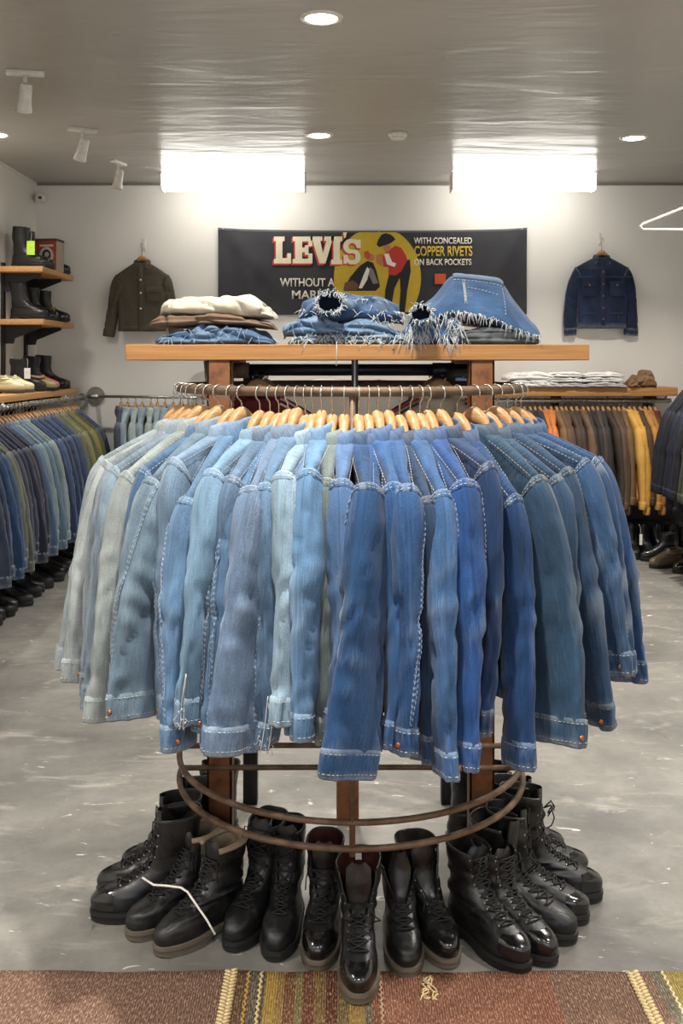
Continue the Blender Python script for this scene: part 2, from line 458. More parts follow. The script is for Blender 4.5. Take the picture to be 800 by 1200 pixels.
# ------------------------------------------------------------------ woven rug
def m_rug():
    t = NT('kilim_wool')
    c0 = t.n('ShaderNodeTexCoord'); sep = t.n('ShaderNodeSeparateXYZ'); t.set(sep.inputs[0], c0.outputs['Object'])
    wob = t.math('MULTIPLY', t.math('SUBTRACT', t.noise(t.coords('Object', (1, 1, 1)), 60, 2), 0.5), 0.008)
    x = t.math('ADD', sep.outputs[0], wob)
    f = t.n('ShaderNodeMapRange', Value=x, i1=-1.2, i2=1.2, i3=0.0, i4=1.0).outputs[0]
    br, br2 = (116, 89, 76), (124, 97, 83)
    def s(px): return ((px - 395) * 2.56 / 1190 + 1.2) / 2.4
    stops = [(0, br), (s(262), br2), (s(276), (96, 74, 50)), (s(288), (94, 92, 78)), (s(300), (78, 78, 70)), (s(309), (168, 138, 62)), (s(325), (146, 118, 66)), (s(332), (112, 76, 48)),
             (s(346), (118, 108, 68)), (s(352), (104, 62, 44)), (s(365), (116, 92, 54)), (s(380), (92, 52, 38)), (s(394), (110, 96, 58)), (s(404), (150, 124, 62)), (s(424), (100, 92, 76)), (s(432), (124, 78, 58)),
             (s(446), (128, 84, 66)), (s(640), br), (s(746), br2), (s(757), (106, 104, 90)), (s(772), (152, 136, 74)), (s(800), (156, 140, 72)), (1.0, (126, 84, 60))]
    col = t.ramp(f, [(p, lin(c)) for p, c in stops][:32], 'CONSTANT')
    rib = t.n('ShaderNodeTexWave', _bands_direction='X', _wave_type='BANDS', Scale=52.0, Distortion=1.2, Detail=1.0)
    t.set(rib.inputs['Vector'], c0.outputs['Object'])
    kn = t.noise(t.coords('Object', (300, 70, 1)), 1.0, 3, 0.7)
    col = t.mix(t.math('MULTIPLY', t.ramp(kn, [(0.5, 0.0), (0.7, 1.0)]), 0.7), col, lin((222, 188, 160)))
    col = t.mix(t.math('MULTIPLY', t.ramp(kn, [(0.25, 1.0), (0.5, 0.0)]), 0.6), col, lin((58, 34, 26)))
    t.bump(t.math('ADD', rib.outputs['Fac'], kn), 0.8, 0.004)
    return t.p(Base__Color=col, Roughness=0.95, Specular__IOR__Level=0.1)
M['rug'] = m_rug()
M['cream_wool'] = simple('cream_wool', (208, 184, 136), 0.95, var=0.25, scale=300)
rug = thing('kilim_rug', 'brown striped woven kilim rug in front of the round rack', 'rug', (0, 2.575, 0))
RY0, RY1, NX, NY = 0.35, 2.575, 160, 60
rx = np.linspace(-1.5, 1.5, NX); ry = np.linspace(0, -(RY1 - RY0), NY)
gx, gy = np.meshgrid(rx, ry)
edge = 0.006 * vnoise(np.stack([gx * 7, gx * 0, gx * 0], 2), 3) + 0.002 * vnoise(np.stack([gx * 60, gx * 0, gx * 0], 2), 4)
gy2 = gy + edge * (1 + gy / 2.3)
gz = 0.007 + 0.0015 * vnoise(np.stack([gx * 9, gy * 9, gx * 0], 2), 5)
body = MB()
top = np.stack([gx, gy2, gz], 2); bot = top.copy(); bot[..., 2] = 0.0005
lip = top[:1].copy(); lip[..., 2] = 0.0005; lip[..., 1] += 0.004
body.loft(np.concatenate([lip, top], 0), False)
body.build('woven_field', M['rug'], rug)
def chevron_band(x, w, lab):
    b = MB(); n = 150
    for k in range(n):
        y = -0.004 - k * 0.0135
        for s in (-1, 1):
            yy = y + (0.0068 if s > 0 else 0)
            ex = 0.006 * float(vnoise(np.array([x * 7, 0, 0]), 3))
            b.box((x + s * w * 0.24, yy + ex - 0.006, 0.0095), (w * 0.5, 0.0082, 0.004), rz=s * 0.55)
    o = b.build('chevron_stripe', M['cream_wool'], rug)
    o['kind'] = 'stuff'
chevron_band(-0.268, 0.032, '')
chevron_band(0.745, 0.034, '')
for x, c in ((-0.222, (176, 140, 70)), (-0.19, (214, 190, 140)), (0.82, (214, 196, 160)), (0.106, (170, 140, 110))):
    pts = [(x + 0.003 * (-1) ** k, -0.004 - k * 0.011, 0.0085) for k in range(190)]
    MB().tube(pts, 0.0032, 5).build('zigzag_stripe', simple('stripe_wool', c, 0.95, var=0.2, scale=300), rug)
kn = MB()
for k in range(5):
    a = random.Random(k).uniform(-0.02, 0.02)
    kn.tube([(0.225 + 0.01 * sin(q * 1.3 + k) + a * q / 8, -0.03 - 0.011 * q, 0.010 + 0.004 * sin(q * 2 + k)) for q in range(9)], 0.0022, 5)
kn.build('tassel', M['cream_wool'], rug)
# ------------------------------------------------------------------ the round rack
RX, RY, RAIL_R, RAIL_Z = 0.04, 3.0, 0.5, 1.478
rack = thing('clothes_rack', 'rusty iron round clothes rack with an oak plank shelf on top', 'clothes rack', (RX, RY, 0))
def ring_pts(r, z, a0=0, a1=2 * pi, n=96):
    return [(r * sin(a), -r * cos(a), z) for a in np.linspace(a0, a1, n)]
MB().tube(ring_pts(RAIL_R, RAIL_Z)[:-1], 0.0125, 10, closed=True).build('hanging_rail', M['rail'], rack)
for z in (0.418, 0.353):
    b = MB()
    b.tube(ring_pts(RAIL_R, z, -pi / 2, pi / 2, 64), 0.0085, 8)
    b.tube([(-RAIL_R, 0, z), (-0.2, 0.004, z), (0.2, 0.004, z), (RAIL_R, 0, z)], 0.0085, 8)
    b.build('lower_ring', M['rail'], rack)
MB().tube([(-0.003, -RAIL_R, 0.335), (-0.003, -RAIL_R - 0.001, 0.6), (-0.003, -RAIL_R, RAIL_Z)], 0.0075, 8).build('upright_rod', M['rail'], rack)
def channel(x, y, w, d, z0, z1, mat):
    b = MB()
    b.box((x, y - d / 2 + 0.004, (z0 + z1) / 2), (w, 0.008, z1 - z0))
    b.box((x - w / 2 + 0.004, y, (z0 + z1) / 2), (0.008, d, z1 - z0)).box((x + w / 2 - 0.004, y, (z0 + z1) / 2), (0.008, d, z1 - z0))
    return b.build('post', mat, rack, bevel=0.002)
PL, PR = -0.388, 0.388
for x in (PL, PR):
    p = channel(x, 0.03, 0.074, 0.06, 0.075, 1.566, M['rust'])
    b = MB()
    for zz in (0.5, 0.62):
        b.add(*(lambda c: (c.v[0], c.f))(MB().tube([(x, -0.002, zz), (x, -0.007, zz)], 0.009, 6)))
    b.build('bolt', M['black_iron'], p)
    MB().tube([(x + 0.030, 0.052, 0.036), (x + 0.030, 0.078, 0.036)], 0.036, 20).build('caster', M['rust'], rack, sharp=40)
    MB().box((x, 0.03, 0.045), (0.09, 0.05, 0.09)).build('caster_fork', M['rust'], rack, bevel=0.003)
for x in (-0.345, 0.35):
    MB().box((x, 0.58, 0.77), (0.05, 0.05, 1.54)).build('rear_post', M['black_iron'], rack, bevel=0.004)
b = MB().box((-0.005, 0.42, 0.19), (0.075, 0.02, 0.38))
fp = b.build('rear_foot', M['rust'], rack, bevel=0.003)
for zz in (0.24, 0.33):
    MB().tube([(-0.005, 0.405, zz), (-0.005, 0.398, zz)], 0.008, 8).build('bolt', M['steel'], fp)
MB().tube([(0.012, 0.0, 0.4), (0.012, 0.0, 1.558)], 0.010, 8).build('center_pole', M['black_iron'], rack)
MB().tube([(PL + 0.03, 0.12, 1.528), (PR - 0.03, 0.12, 1.528)], 0.0185, 14).build('cross_pipe', M['black_iron'], rack)
for s, x0, x1 in ((-1, PL + 0.03, PL + 0.078), (1, PR - 0.135, PR - 0.07)):
    MB().tube([(x0, 0.12, 1.526), (x1, 0.12, 1.526)], 0.0245, 14).build('pipe_coupling', M['rail'] if s < 0 else M['black_iron'], rack)
ARMS = (-0.285, 0.28)
for x in ARMS:
    MB().tube([(x, 0.07, 1.512), (x, 0.50, 1.512)], 0.010, 8).build('face_out_arm', M['black_iron'], rack)
for x in (PL, PR):
    MB().box((x, 0.32, 1.545), (0.05, 0.56, 0.026)).build('shelf_bearer', M['rust'], rack, smooth=False)
sx0, sx1 = -0.664, 0.704
def plank(n=1):
    b = MB()
    nx = 60; xs = np.linspace(sx0, sx1, nx)
    R = []
    for x in xs:
        j = 0.0012 * float(vnoise(np.array([x * 9, 1, 2]), 8))
        R.append([(x, -0.006 + j, 1.557), (x, 0.60, 1.557), (x, 0.60, 1.604), (x, -0.006 + j, 1.604 + j)])
    b.loft(R, True, True, True)
    return b
plank().build('shelf_plank', M['plank'], rack, sharp=30, bevel=0.0025)

# ------------------------------------------------------------------ garments
def superell(A, B, n, pa=0.8, pb=0.7):
    a = np.arange(n) * 2 * pi / n
    c, s = np.cos(a), np.sin(a)
    return A * np.sign(c) * np.abs(c) ** pa, B * np.sign(s) * np.abs(s) ** pb

def bez(P, t):
    t = np.asarray(t)[:, None]
    P = [np.array(p, float) for p in P]
    return (1 - t) ** 3 * P[0] + 3 * t * (1 - t) ** 2 * P[1] + 3 * t * t * (1 - t) * P[2] + t ** 3 * P[3]

class Sleeve:
    def __init__(s, side, drop, shw, cuff, alpha, a1=0.052, b1=0.032, a0=0.072, b0=0.036, seed=0, bow=(0.03, 0.0), wr=1.0):
        s.seed = seed; s.wr = wr
        S0 = np.array([side * (shw - 0.032), 0, -drop - 0.046]); C = np.array(cuff, float)
        L = np.linalg.norm(C - S0)
        s.P = [S0, S0 + (C - S0) * 0.30 + np.array([side * (0.010 + bow[0]), bow[1], 0]), S0 + (C - S0) * 0.66 + np.array([side * (0.006 + bow[0]), bow[1], 0]), C]
        s.L = L; s.al = alpha; s.side = side
        s.ab = (a0, b0, a1, b1)
        s.T0 = np.array([side * 0.90, 0, -0.43])
    def pts(s, t, phi, off=0.0):
        """surface points for parameter arrays t, phi (same shape)"""
        t = np.asarray(t, float); phi = np.asarray(phi, float)
        tf = t.ravel()
        C = bez(s.P, tf); e = 1e-3
        T = bez(s.P, tf + e) - bez(s.P, tf - e); T /= np.linalg.norm(T, axis=1, keepdims=True)
        k = np.clip(tf / 0.10, 0, 1)[:, None]
        T = T * k + s.T0 * (1 - k); T /= np.linalg.norm(T, axis=1, keepdims=True)
        V = np.array([0, 1.0, 0]) - T * T[:, 1:2]; V /= np.linalg.norm(V, axis=1, keepdims=True)
        W = np.cross(T, V) * (1 if s.side > 0 else -1)
        W[W[:, 0] * s.side < 0] *= 1
        al = s.al * np.clip((tf - 0.02) / 0.8, 0, 1) ** 0.8
        ca, sa = np.cos(al)[:, None], np.sin(al)[:, None]
        W2 = ca * W + sa * V; V2 = -sa * W + ca * V
        a0, b0, a1, b1 = s.ab
        g = np.clip(tf, 0, 1) ** 0.8
        A = a0 + (a1 - a0) * g; B = b0 + (b1 - b0) * g
        B = B * (1 + 0.30 * np.sin(pi * np.clip(tf, 0, 1) ** 0.55)) * (1 - 0.14 * np.exp(-((tf - 0.6) / 0.12) ** 2))
        ph = phi.ravel(); c, sn = np.cos(ph), np.sin(ph)
        cu, sv = np.sign(c) * np.abs(c) ** 0.9, np.sign(sn) * np.abs(sn) ** 0.85
        q = np.stack([tf * s.L * 5 + sv * .3, cu * 0.9, sv * 0.9], 1)
        d = 0.006 * vnoise(q * np.array([1.2, 1, 1]), s.seed)
        # soft lengthwise drape plus wrinkles bunching at the elbow and above the cuff
        d += 0.006 * vnoise(np.stack([tf * 2.2, cu * 1.9, sv * 1.9], 1), s.seed + 1.7)
        we = np.exp(-((tf - 0.52) / 0.16) ** 2) * 0.8 + np.exp(-((tf - 0.95) / 0.10) ** 2) + 0.25
        d += s.wr * 0.0045 * we * vnoise(np.stack([tf * s.L * 34 + cu * 1.5 + sv * 1.1, cu * 1.2, sv * 1.2], 1), s.seed + 3.1)
        n_ = vnoise(np.stack([tf * 2.4 + sv, cu * 1.5, sv * 1.5], 1), s.seed + 8.3)
        d -= 0.0075 * np.exp(-(n_ / 0.10) ** 2)
        d *= np.clip(tf / 0.06, 0.1, 1)
        N = cu[:, None] * W2 / A[:, None] + sv[:, None] * V2 / B[:, None]
        N /= np.linalg.norm(N, axis=1, keepdims=True) + 1e-9
        P = C + (A * cu)[:, None] * W2 + (B * sv)[:, None] * V2 + N * (d + off)[:, None]
        s.last_d = d.reshape(t.shape)
        return P.reshape(t.shape + (3,))

def dashes(mb, P, dash=0.0065, gap=0.0045, w=0.0009):
    P = np.asarray(P); seg = np.linalg.norm(np.diff(P, axis=0), axis=1); L = np.concatenate([[0], np.cumsum(seg)])
    n = int(L[-1] / (dash + gap))
    if n < 1: return
    st = np.arange(n) * (dash + gap)
    ip = lambda d: np.stack([np.interp(d, L, P[:, k]) for k in range(3)], 1)
    a, b = ip(st), ip(st + dash)
    T = b - a; T /= np.linalg.norm(T, axis=1, keepdims=True) + 1e-9
    up = np.where(np.abs(T[:, 2:3]) > 0.9, np.array([[1.0, 0, 0]]), np.array([[0, 0, 1.0]]))
    N = np.cross(T, up); N /= np.linalg.norm(N, axis=1, keepdims=True) + 1e-9
    B = np.cross(T, N)
    for i in range(n):
        r = [N[i] * w, B[i] * w, -N[i] * w, -B[i] * w]
        mb.add([a[i] + k for k in r] + [b[i] + k for k in r], [(0, 1, 5, 4), (1, 2, 6, 5), (2, 3, 7, 6), (3, 0, 4, 7)])

def shade(o, color, mark=True):
    o.color = (*lin(color), 1); o['dyed'] = True
    return o

def garment(root, z0, color, drop=0.105, length=0.62, shw=0.215, thick=0.045, sleeves=(), seed=0, lod=0, taper=0.0, squash=True,
            mat='denim', thread='thread', collar=True, torn=0.0, front=-1, stitched=True, cuff_col=None, fat=1.0):
    """body, waistband, collar, sleeves with cuffs; local x runs along the shoulders, z0 is the neck height in root space"""
    off = np.array([0, 0, z0])
    nr, nc = ((46, 56), (26, 30), (16, 20))[lod]
    m = M[mat]
    hs = [0.0, 0.012] + list(np.linspace(0.02, drop, 6)) + list(np.linspace(drop, length, nr)[1:])
    rings, wear = [], []
    for h in hs:
        if h < drop:
            k = max(0.0, (h - 0.0) / drop); A = 0.062 + (shw - 0.062) * k ** 0.9; B = 0.044 - (0.022 if squash else 0.012) * k
        else:
            k = (h - drop) / (length - drop); A = shw - 0.006 * math.sin(pi * min(1, k * 3)) - taper * k; b0_ = 0.022 if squash else 0.032; B = b0_ + (thick - b0_) * min(1, k * 3)
        x, y = superell(A, B * fat, nc)
        kk = min(1.0, h / 0.25)
        fold = 0.011 * kk * vnoise(np.stack([x * 17, np.sign(y) * 3 + 0 * x, np.full(nc, h * 2.5)], 1), seed) + 0.004 * vnoise(np.stack([x * 30, np.sign(y) * 5 + 0 * x, np.full(nc, h * 12)], 1), seed + 5)
        y = y + np.sign(y) * np.abs(fold) * 0.5 + fold * 0.9
        if squash: y = y * (0.55 + 0.45 * (x + A) / (2 * A))
        zz = -h + 0.004 * vnoise(np.stack([x * 14, y * 14, 0 * x], 1), seed + 9) * kk
        rings.append(np.stack([x, y, np.full(nc, 0) + zz], 1) + off)
        wear.append(fold * 14 + (0.16 if h < drop + 0.02 else 0.0) - 0.05)
    inner = rings[-1].copy(); inner[:, :2] *= 0.94; r2 = inner.copy(); r2[:, 2] += 0.06
    top = rings[0].copy(); top[:, :2] *= 0.7; top[:, 2] -= 0.02
    b = MB().loft(np.array([top] + rings + [inner, r2]), True, True, True, wear=np.concatenate([np.full(nc, -.6)] + wear + [np.full(nc, -.5)] * 2))  # neck hole and hem inside coloured dark as painted shade
    body = shade(b.build('body', m, root), color)
    # waistband
    if lod < 2:
        wb_ = MB(); R = []
        for o_, zz in ((0.001, -length + 0.036), (0.005, -length + 0.034), (0.0055, -length - 0.004), (0.0, -length - 0.006), (-0.004, -length + 0.004)):
            q = rings[-1].copy(); c = q[:, :2]; ln = np.linalg.norm(c, axis=1, keepdims=True)
            q[:, :2] = c * (1 + o_ / ln); q[:, 2] = off[2] + zz + (rings[-1][:, 2] - off[2] + length)
            R.append(q)
        wv = np.repeat(np.array([0.35, 0.1, 0.45, 0.4, -0.3])[:, None], nc, 1)  # last value paints shade on the inside of the band
        wb_.loft(R, True, wear=wv.ravel())
        shade(wb_.build('waistband', m, root), color)
    if collar:
        ck = 0.85 + 0.35 * abs(math.sin(seed * 5.3))
        prof = [(r__ * 0.9, z__ * ck) for r__, z__ in [(0.0, -0.016), (-0.003, 0.010), (0.0, 0.022), (0.006, 0.028), (0.013, 0.024), (0.020, 0.006), (0.028, -0.014), (0.031, -0.024), (0.026, -0.026), (0.020, -0.012), (0.012, 0.008), (0.006, 0.014)]]
        gap = 0.5
        n = (44, 24, 14)[lod]
        ph = np.linspace(gap, 2 * pi - gap, n) + front * pi / 2
        R, wv = [], []
        for i, p_ in enumerate(prof):
            r_, z_ = p_
            up = 0.008 * -np.sin(ph) * front
            drop_ = 0.012 * vnoise(np.stack([np.cos(ph) * 1.4, np.sin(ph) * 1.4, 0 * ph + r_ * 20], 1), seed + 2) * (r_ > 0.015)
            sag = (r_ / 0.030) * 0.062 * np.abs(np.cos(ph)) ** 2 * (drop / 0.105)
            R.append(np.stack([(0.060 + r_ * 1.05) * np.cos(ph), ((0.031 if squash else 0.036) + r_ * 0.6) * np.sin(ph), z_ + up + drop_ * 0.5 - sag], 1) + off)
            wv.append(np.full(n, (0, 0.0, 0.1, 0.4, 0.3, 0.05, 0.15, 0.6, 0.5, -.3, -.4, -.3)[i]))  # negative values paint shade under the collar fall
        c_ = MB().loft(R, False, wear=np.concatenate(wv))
        co = shade(c_.build('collar', m, root), color)
        if lod == 0 and stitched:
            d = MB(); q = R[6] + (R[6] - R[9]) * 0.25
            dashes(d, q, w=0.0011)
            d.build('stitching', M[thread], co)['kind'] = 'stuff'
    for si, s in enumerate(sleeves):
        n, k = ((52, 26), (24, 16), (14, 10))[lod]
        tt, pp = np.meshgrid(np.linspace(0, 1, n), np.arange(k) * 2 * pi / k, indexing='ij')
        P = s.pts(tt, pp) + off
        w = s.last_d * 26 - 0.02  # ridges wear pale, creases get shade in the colour
        if getattr(s, 'blotch', 0): w += 1.1 * np.clip(vnoise(P * 17, seed + 2) - 0.1, 0, 1)
        w += np.exp(-(tt / 0.02) ** 2) * 0.4 + np.exp(-((tt - 1) / 0.03) ** 2) * 0.25
        w += 0.18 * np.exp(-((tt - 0.55) / 0.15) ** 2) * np.clip(np.cos(pp), 0, 1)
        b = MB()
        uv = np.stack([(pp - pi) * 0.05, tt * s.L], 2)
        b.loft(P, True, True, False, wear=w.ravel(), uv=uv)
        so = shade(b.build('sleeve', m, root), color)
        # cuff band
        Cn = ((30,), (18,), (12,))[lod][0]
        ph = np.arange(Cn) * 2 * pi / Cn
        e0 = s.pts(np.full(Cn, 0.985), ph); e1 = s.pts(np.full(Cn, 1.0), ph)
        T = (e1 - e0).mean(0); T /= np.linalg.norm(T)
        cen = e1.mean(0)
        rad = e1 - cen
        R, wv = [], []
        for sc_, z_, w_ in ((0.97, -0.012, .2), (1.05, -0.010, .55), (1.07, 0.004, .15), (1.05, 0.028, .05), (1.04, 0.048, .5), (0.98, 0.052, .6), (0.93, 0.046, -.4), (0.85, 0.0, -1.0)):  # last rings carry painted shade inside the cuff
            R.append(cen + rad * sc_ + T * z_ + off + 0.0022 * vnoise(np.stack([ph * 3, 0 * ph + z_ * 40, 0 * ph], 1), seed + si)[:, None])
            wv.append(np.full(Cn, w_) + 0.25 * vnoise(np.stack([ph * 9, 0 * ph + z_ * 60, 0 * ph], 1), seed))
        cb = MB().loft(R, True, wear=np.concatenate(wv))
        cb.add(R[-1], [tuple(range(Cn))], wear=np.full(Cn, -1.5))  # plug coloured as deep shade in the cuff opening
        cu = shade(cb.build('cuff', m, root), cuff_col or color)
        if lod == 0:
            if stitched:
                d = MB()
                for zz, sc_ in ((-0.001, 1.085), (0.040, 1.065)):
                    q = cen + rad * sc_ + T * zz + off
                    dashes(d, np.concatenate([q, q[:1]]), w=0.0008)
                d.build('stitching', M[thread], cu)['kind'] = 'stuff'
            i = int(Cn * s.btn) % Cn if hasattr(s, 'btn') else 4
            c0 = R[3][i]; nrm = rad[i] / np.linalg.norm(rad[i])
            MB().tube([c0 - nrm * 0.001, c0 + nrm * 0.004, c0 + nrm * 0.0045], [0.0062, 0.0065, 0.003], 10).build('button', M['brass'], cu)
            # shoulder seam, raised and puckered, and the slanting sleeve seam
            ph2 = np.linspace(0, 2 * pi, 72, endpoint=False)
            R, wv = [], []
            for t_, o_, w_ in ((0.004, 0.0004, .05), (0.007, 0.0018, .2), (0.020, 0.0018, .2), (0.024, 0.0004, .05)):
                R.append(s.pts(np.full(72, t_), ph2, o_) + off)
                wv.append(np.full(72, w_) + 0.5 * np.clip(vnoise(np.stack([ph2 * 11, 0 * ph2 + 2, 0 * ph2], 1), seed + 4), -0.3, 1))
            sm = shade(MB().loft(R, True, wear=np.concatenate(wv)).build('shoulder_seam', m, so), color)
            if stitched:
                d = MB()
                for t_ in (0.009, 0.018):
                    q = s.pts(np.full(72, t_), ph2, 0.0022) + off
                    dashes(d, np.concatenate([q, q[:1]]), 0.006, 0.004, 0.0008)
            if getattr(s, 'ragged', 0):
                r_ = random.Random(int(seed * 9)); fb = MB(); p1 = s.ragged
                for dp in (-0.22, 0.22):
                    q = np.concatenate([s.pts(np.linspace(0.86, 1.0, 8), np.linspace(p1, p1 + dp, 8), 0.004), s.pts(np.full(3, 1.0), np.full(3, p1 + dp), 0.006) + T * np.array([[0.015], [0.035], [0.055]])]) + off
                    fb.tube(q, 0.0013, 5)
                for k_ in range(12):
                    p_ = s.pts(np.array([1.0]), np.array([p1 + r_.uniform(-.5, .5)]), 0.005)[0] + T * r_.uniform(.0, .055) + off
                    fb.tube([p_, p_ + [r_.uniform(-.004, .004), r_.uniform(-.004, .004), -.004], p_ + [r_.uniform(-.006, .006), r_.uniform(-.006, .006), -.010]], 0.0008, 4)
                fb.build('frayed_edge', M['fray'], cu)['kind'] = 'stuff'
            if getattr(s, 'gape', 0):
                a_ = np.linspace(0, 2 * pi, 28, endpoint=False)
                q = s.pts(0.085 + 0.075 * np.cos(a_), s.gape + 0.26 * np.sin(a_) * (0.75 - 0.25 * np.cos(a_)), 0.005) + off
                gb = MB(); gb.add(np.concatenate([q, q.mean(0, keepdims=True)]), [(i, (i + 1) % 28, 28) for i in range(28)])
                gb.build('gaping_lining', M['suede'], so).color = (*lin((60, 52, 44)), 1)  # flat dark patch painting the shaded inside of the gape
                MB().tube(q, 0.0024, 6, closed=True).build('gaping_edge', M['thread'], so)
            if not getattr(s, 'has_seam', True):
                if stitched: d.build('stitching', M[thread], so)['kind'] = 'stuff'
                continue
            t3 = np.linspace(0.02, 0.97, 110)
            p0 = getattr(s, 'seam', 1.0)
            sp = getattr(s, 'spin', 0.9)
            R, wv = [], []
            for dp, o_ in ((-0.11, 0.0), (-0.08, 0.0028), (0.08, 0.003), (0.11, 0.0)):
                R.append(s.pts(t3, p0 + sp * t3 + dp, o_) + off)
                puck = np.where((np.arange(110) % 3) == 0, 1.0, -0.35) * (0.6 + 0.6 * vnoise(np.stack([t3 * 6, 0 * t3, 0 * t3], 1), seed + 6))
                wv.append(puck + 0.12)
            shade(MB().loft(np.swapaxes(np.array(R), 0, 1), False, wear=np.array(wv).T.ravel()).build('sleeve_seam', m, so), color)
            if stitched:
                for dp in (-0.07, 0.07):
                    dashes(d, s.pts(t3, p0 + sp * t3 + dp, 0.0034) + off, 0.006, 0.006, 0.0006)
                d.build('stitching', M[thread], so)['kind'] = 'stuff'
    if lod == 0 and stitched:
        d = MB()
        for sy in (-1, 1):
            for o_ in (0.014,):
                xs = np.linspace(0.075, shw * 0.98, 20); q = []
                for x in xs:
                    k = ((x - 0.062) / (shw - 0.062)) ** (1 / 0.9); h = k * drop + o_ * 0.6
                    B = (0.044 - (0.022 if squash else 0.012) * k) * fat
                    q.append((x, sy * B * 0.82, -h + 0.006 - 0.010))
                dashes(d, np.array(q) + off, 0.006, 0.004, 0.0008)
        d.build('stitching', M[thread], body)['kind'] = 'stuff'
    return root

def hanger(name, label, loc, rz, group, drop=0.10, neck=1.375, rail_z=1.478, rail_r=0.0125, wood='hanger', wide=0.165, lod=0, t=None, fat=1.0, yaw=0.0):
    """curved wooden hanger with a wire hook over the rail; origin under the hook at neck height"""
    h = t or thing(name, label, 'hanger', loc, rz, group)
    n = (31, 15, 9)[lod]; k = (14, 8, 6)[lod]
    xs = np.linspace(-wide, wide, n); R = []
    for x in xs:
        u = abs(x) / wide
        ax_ = u * wide
        zc = 0.040 - 0.034 * (ax_ / 0.055) ** 2 if ax_ < 0.055 else 0.006 - 0.026 * min(1, (ax_ - 0.055) / 0.03) - 0.012 - drop * max(0.0, (ax_ - 0.062) / 0.158) ** 1.1
        hz = 0.024 - 0.014 * min(1, u * 2.2) + (0.0 if u < 0.97 else -0.004)
        hy = (0.0155 - 0.009 * min(1, u * 2)) * fat
        a = np.arange(k) * 2 * pi / k
        R.append(np.stack([np.full(k, x), hy * np.sign(np.cos(a)) * np.abs(np.cos(a)) ** 0.7, zc + hz * np.sign(np.sin(a)) * np.abs(np.sin(a)) ** 0.7], 1))
    MB().loft(R, True, True, True).build('hanger_bar', M[wood], h)
    top = rail_z + rail_r + 0.0022 - neck
    r = rail_r + 0.0035 + 0.004
    cz = top - r
    a = np.linspace(-0.35 * pi, 1.05 * pi, 16 if lod == 0 else 8)
    arc = [(r * cos(q), 0, cz + r * sin(q)) for q in a[::-1]]
    stem = [(0.0, 0, 0.05), (0.0, 0, cz - r - 0.008), (0.004, 0, cz - r * 0.95)]
    pts = stem + [(r * cos(q), 0, cz + r * sin(q)) for q in np.linspace(-0.22 * pi, 1.12 * pi, 16 if lod == 0 else 8)]
    hk = MB().tube(pts, 0.0019 if lod == 0 else 0.0024, 6 if lod == 0 else 4).build('hook', M['hook'], h)
    return h
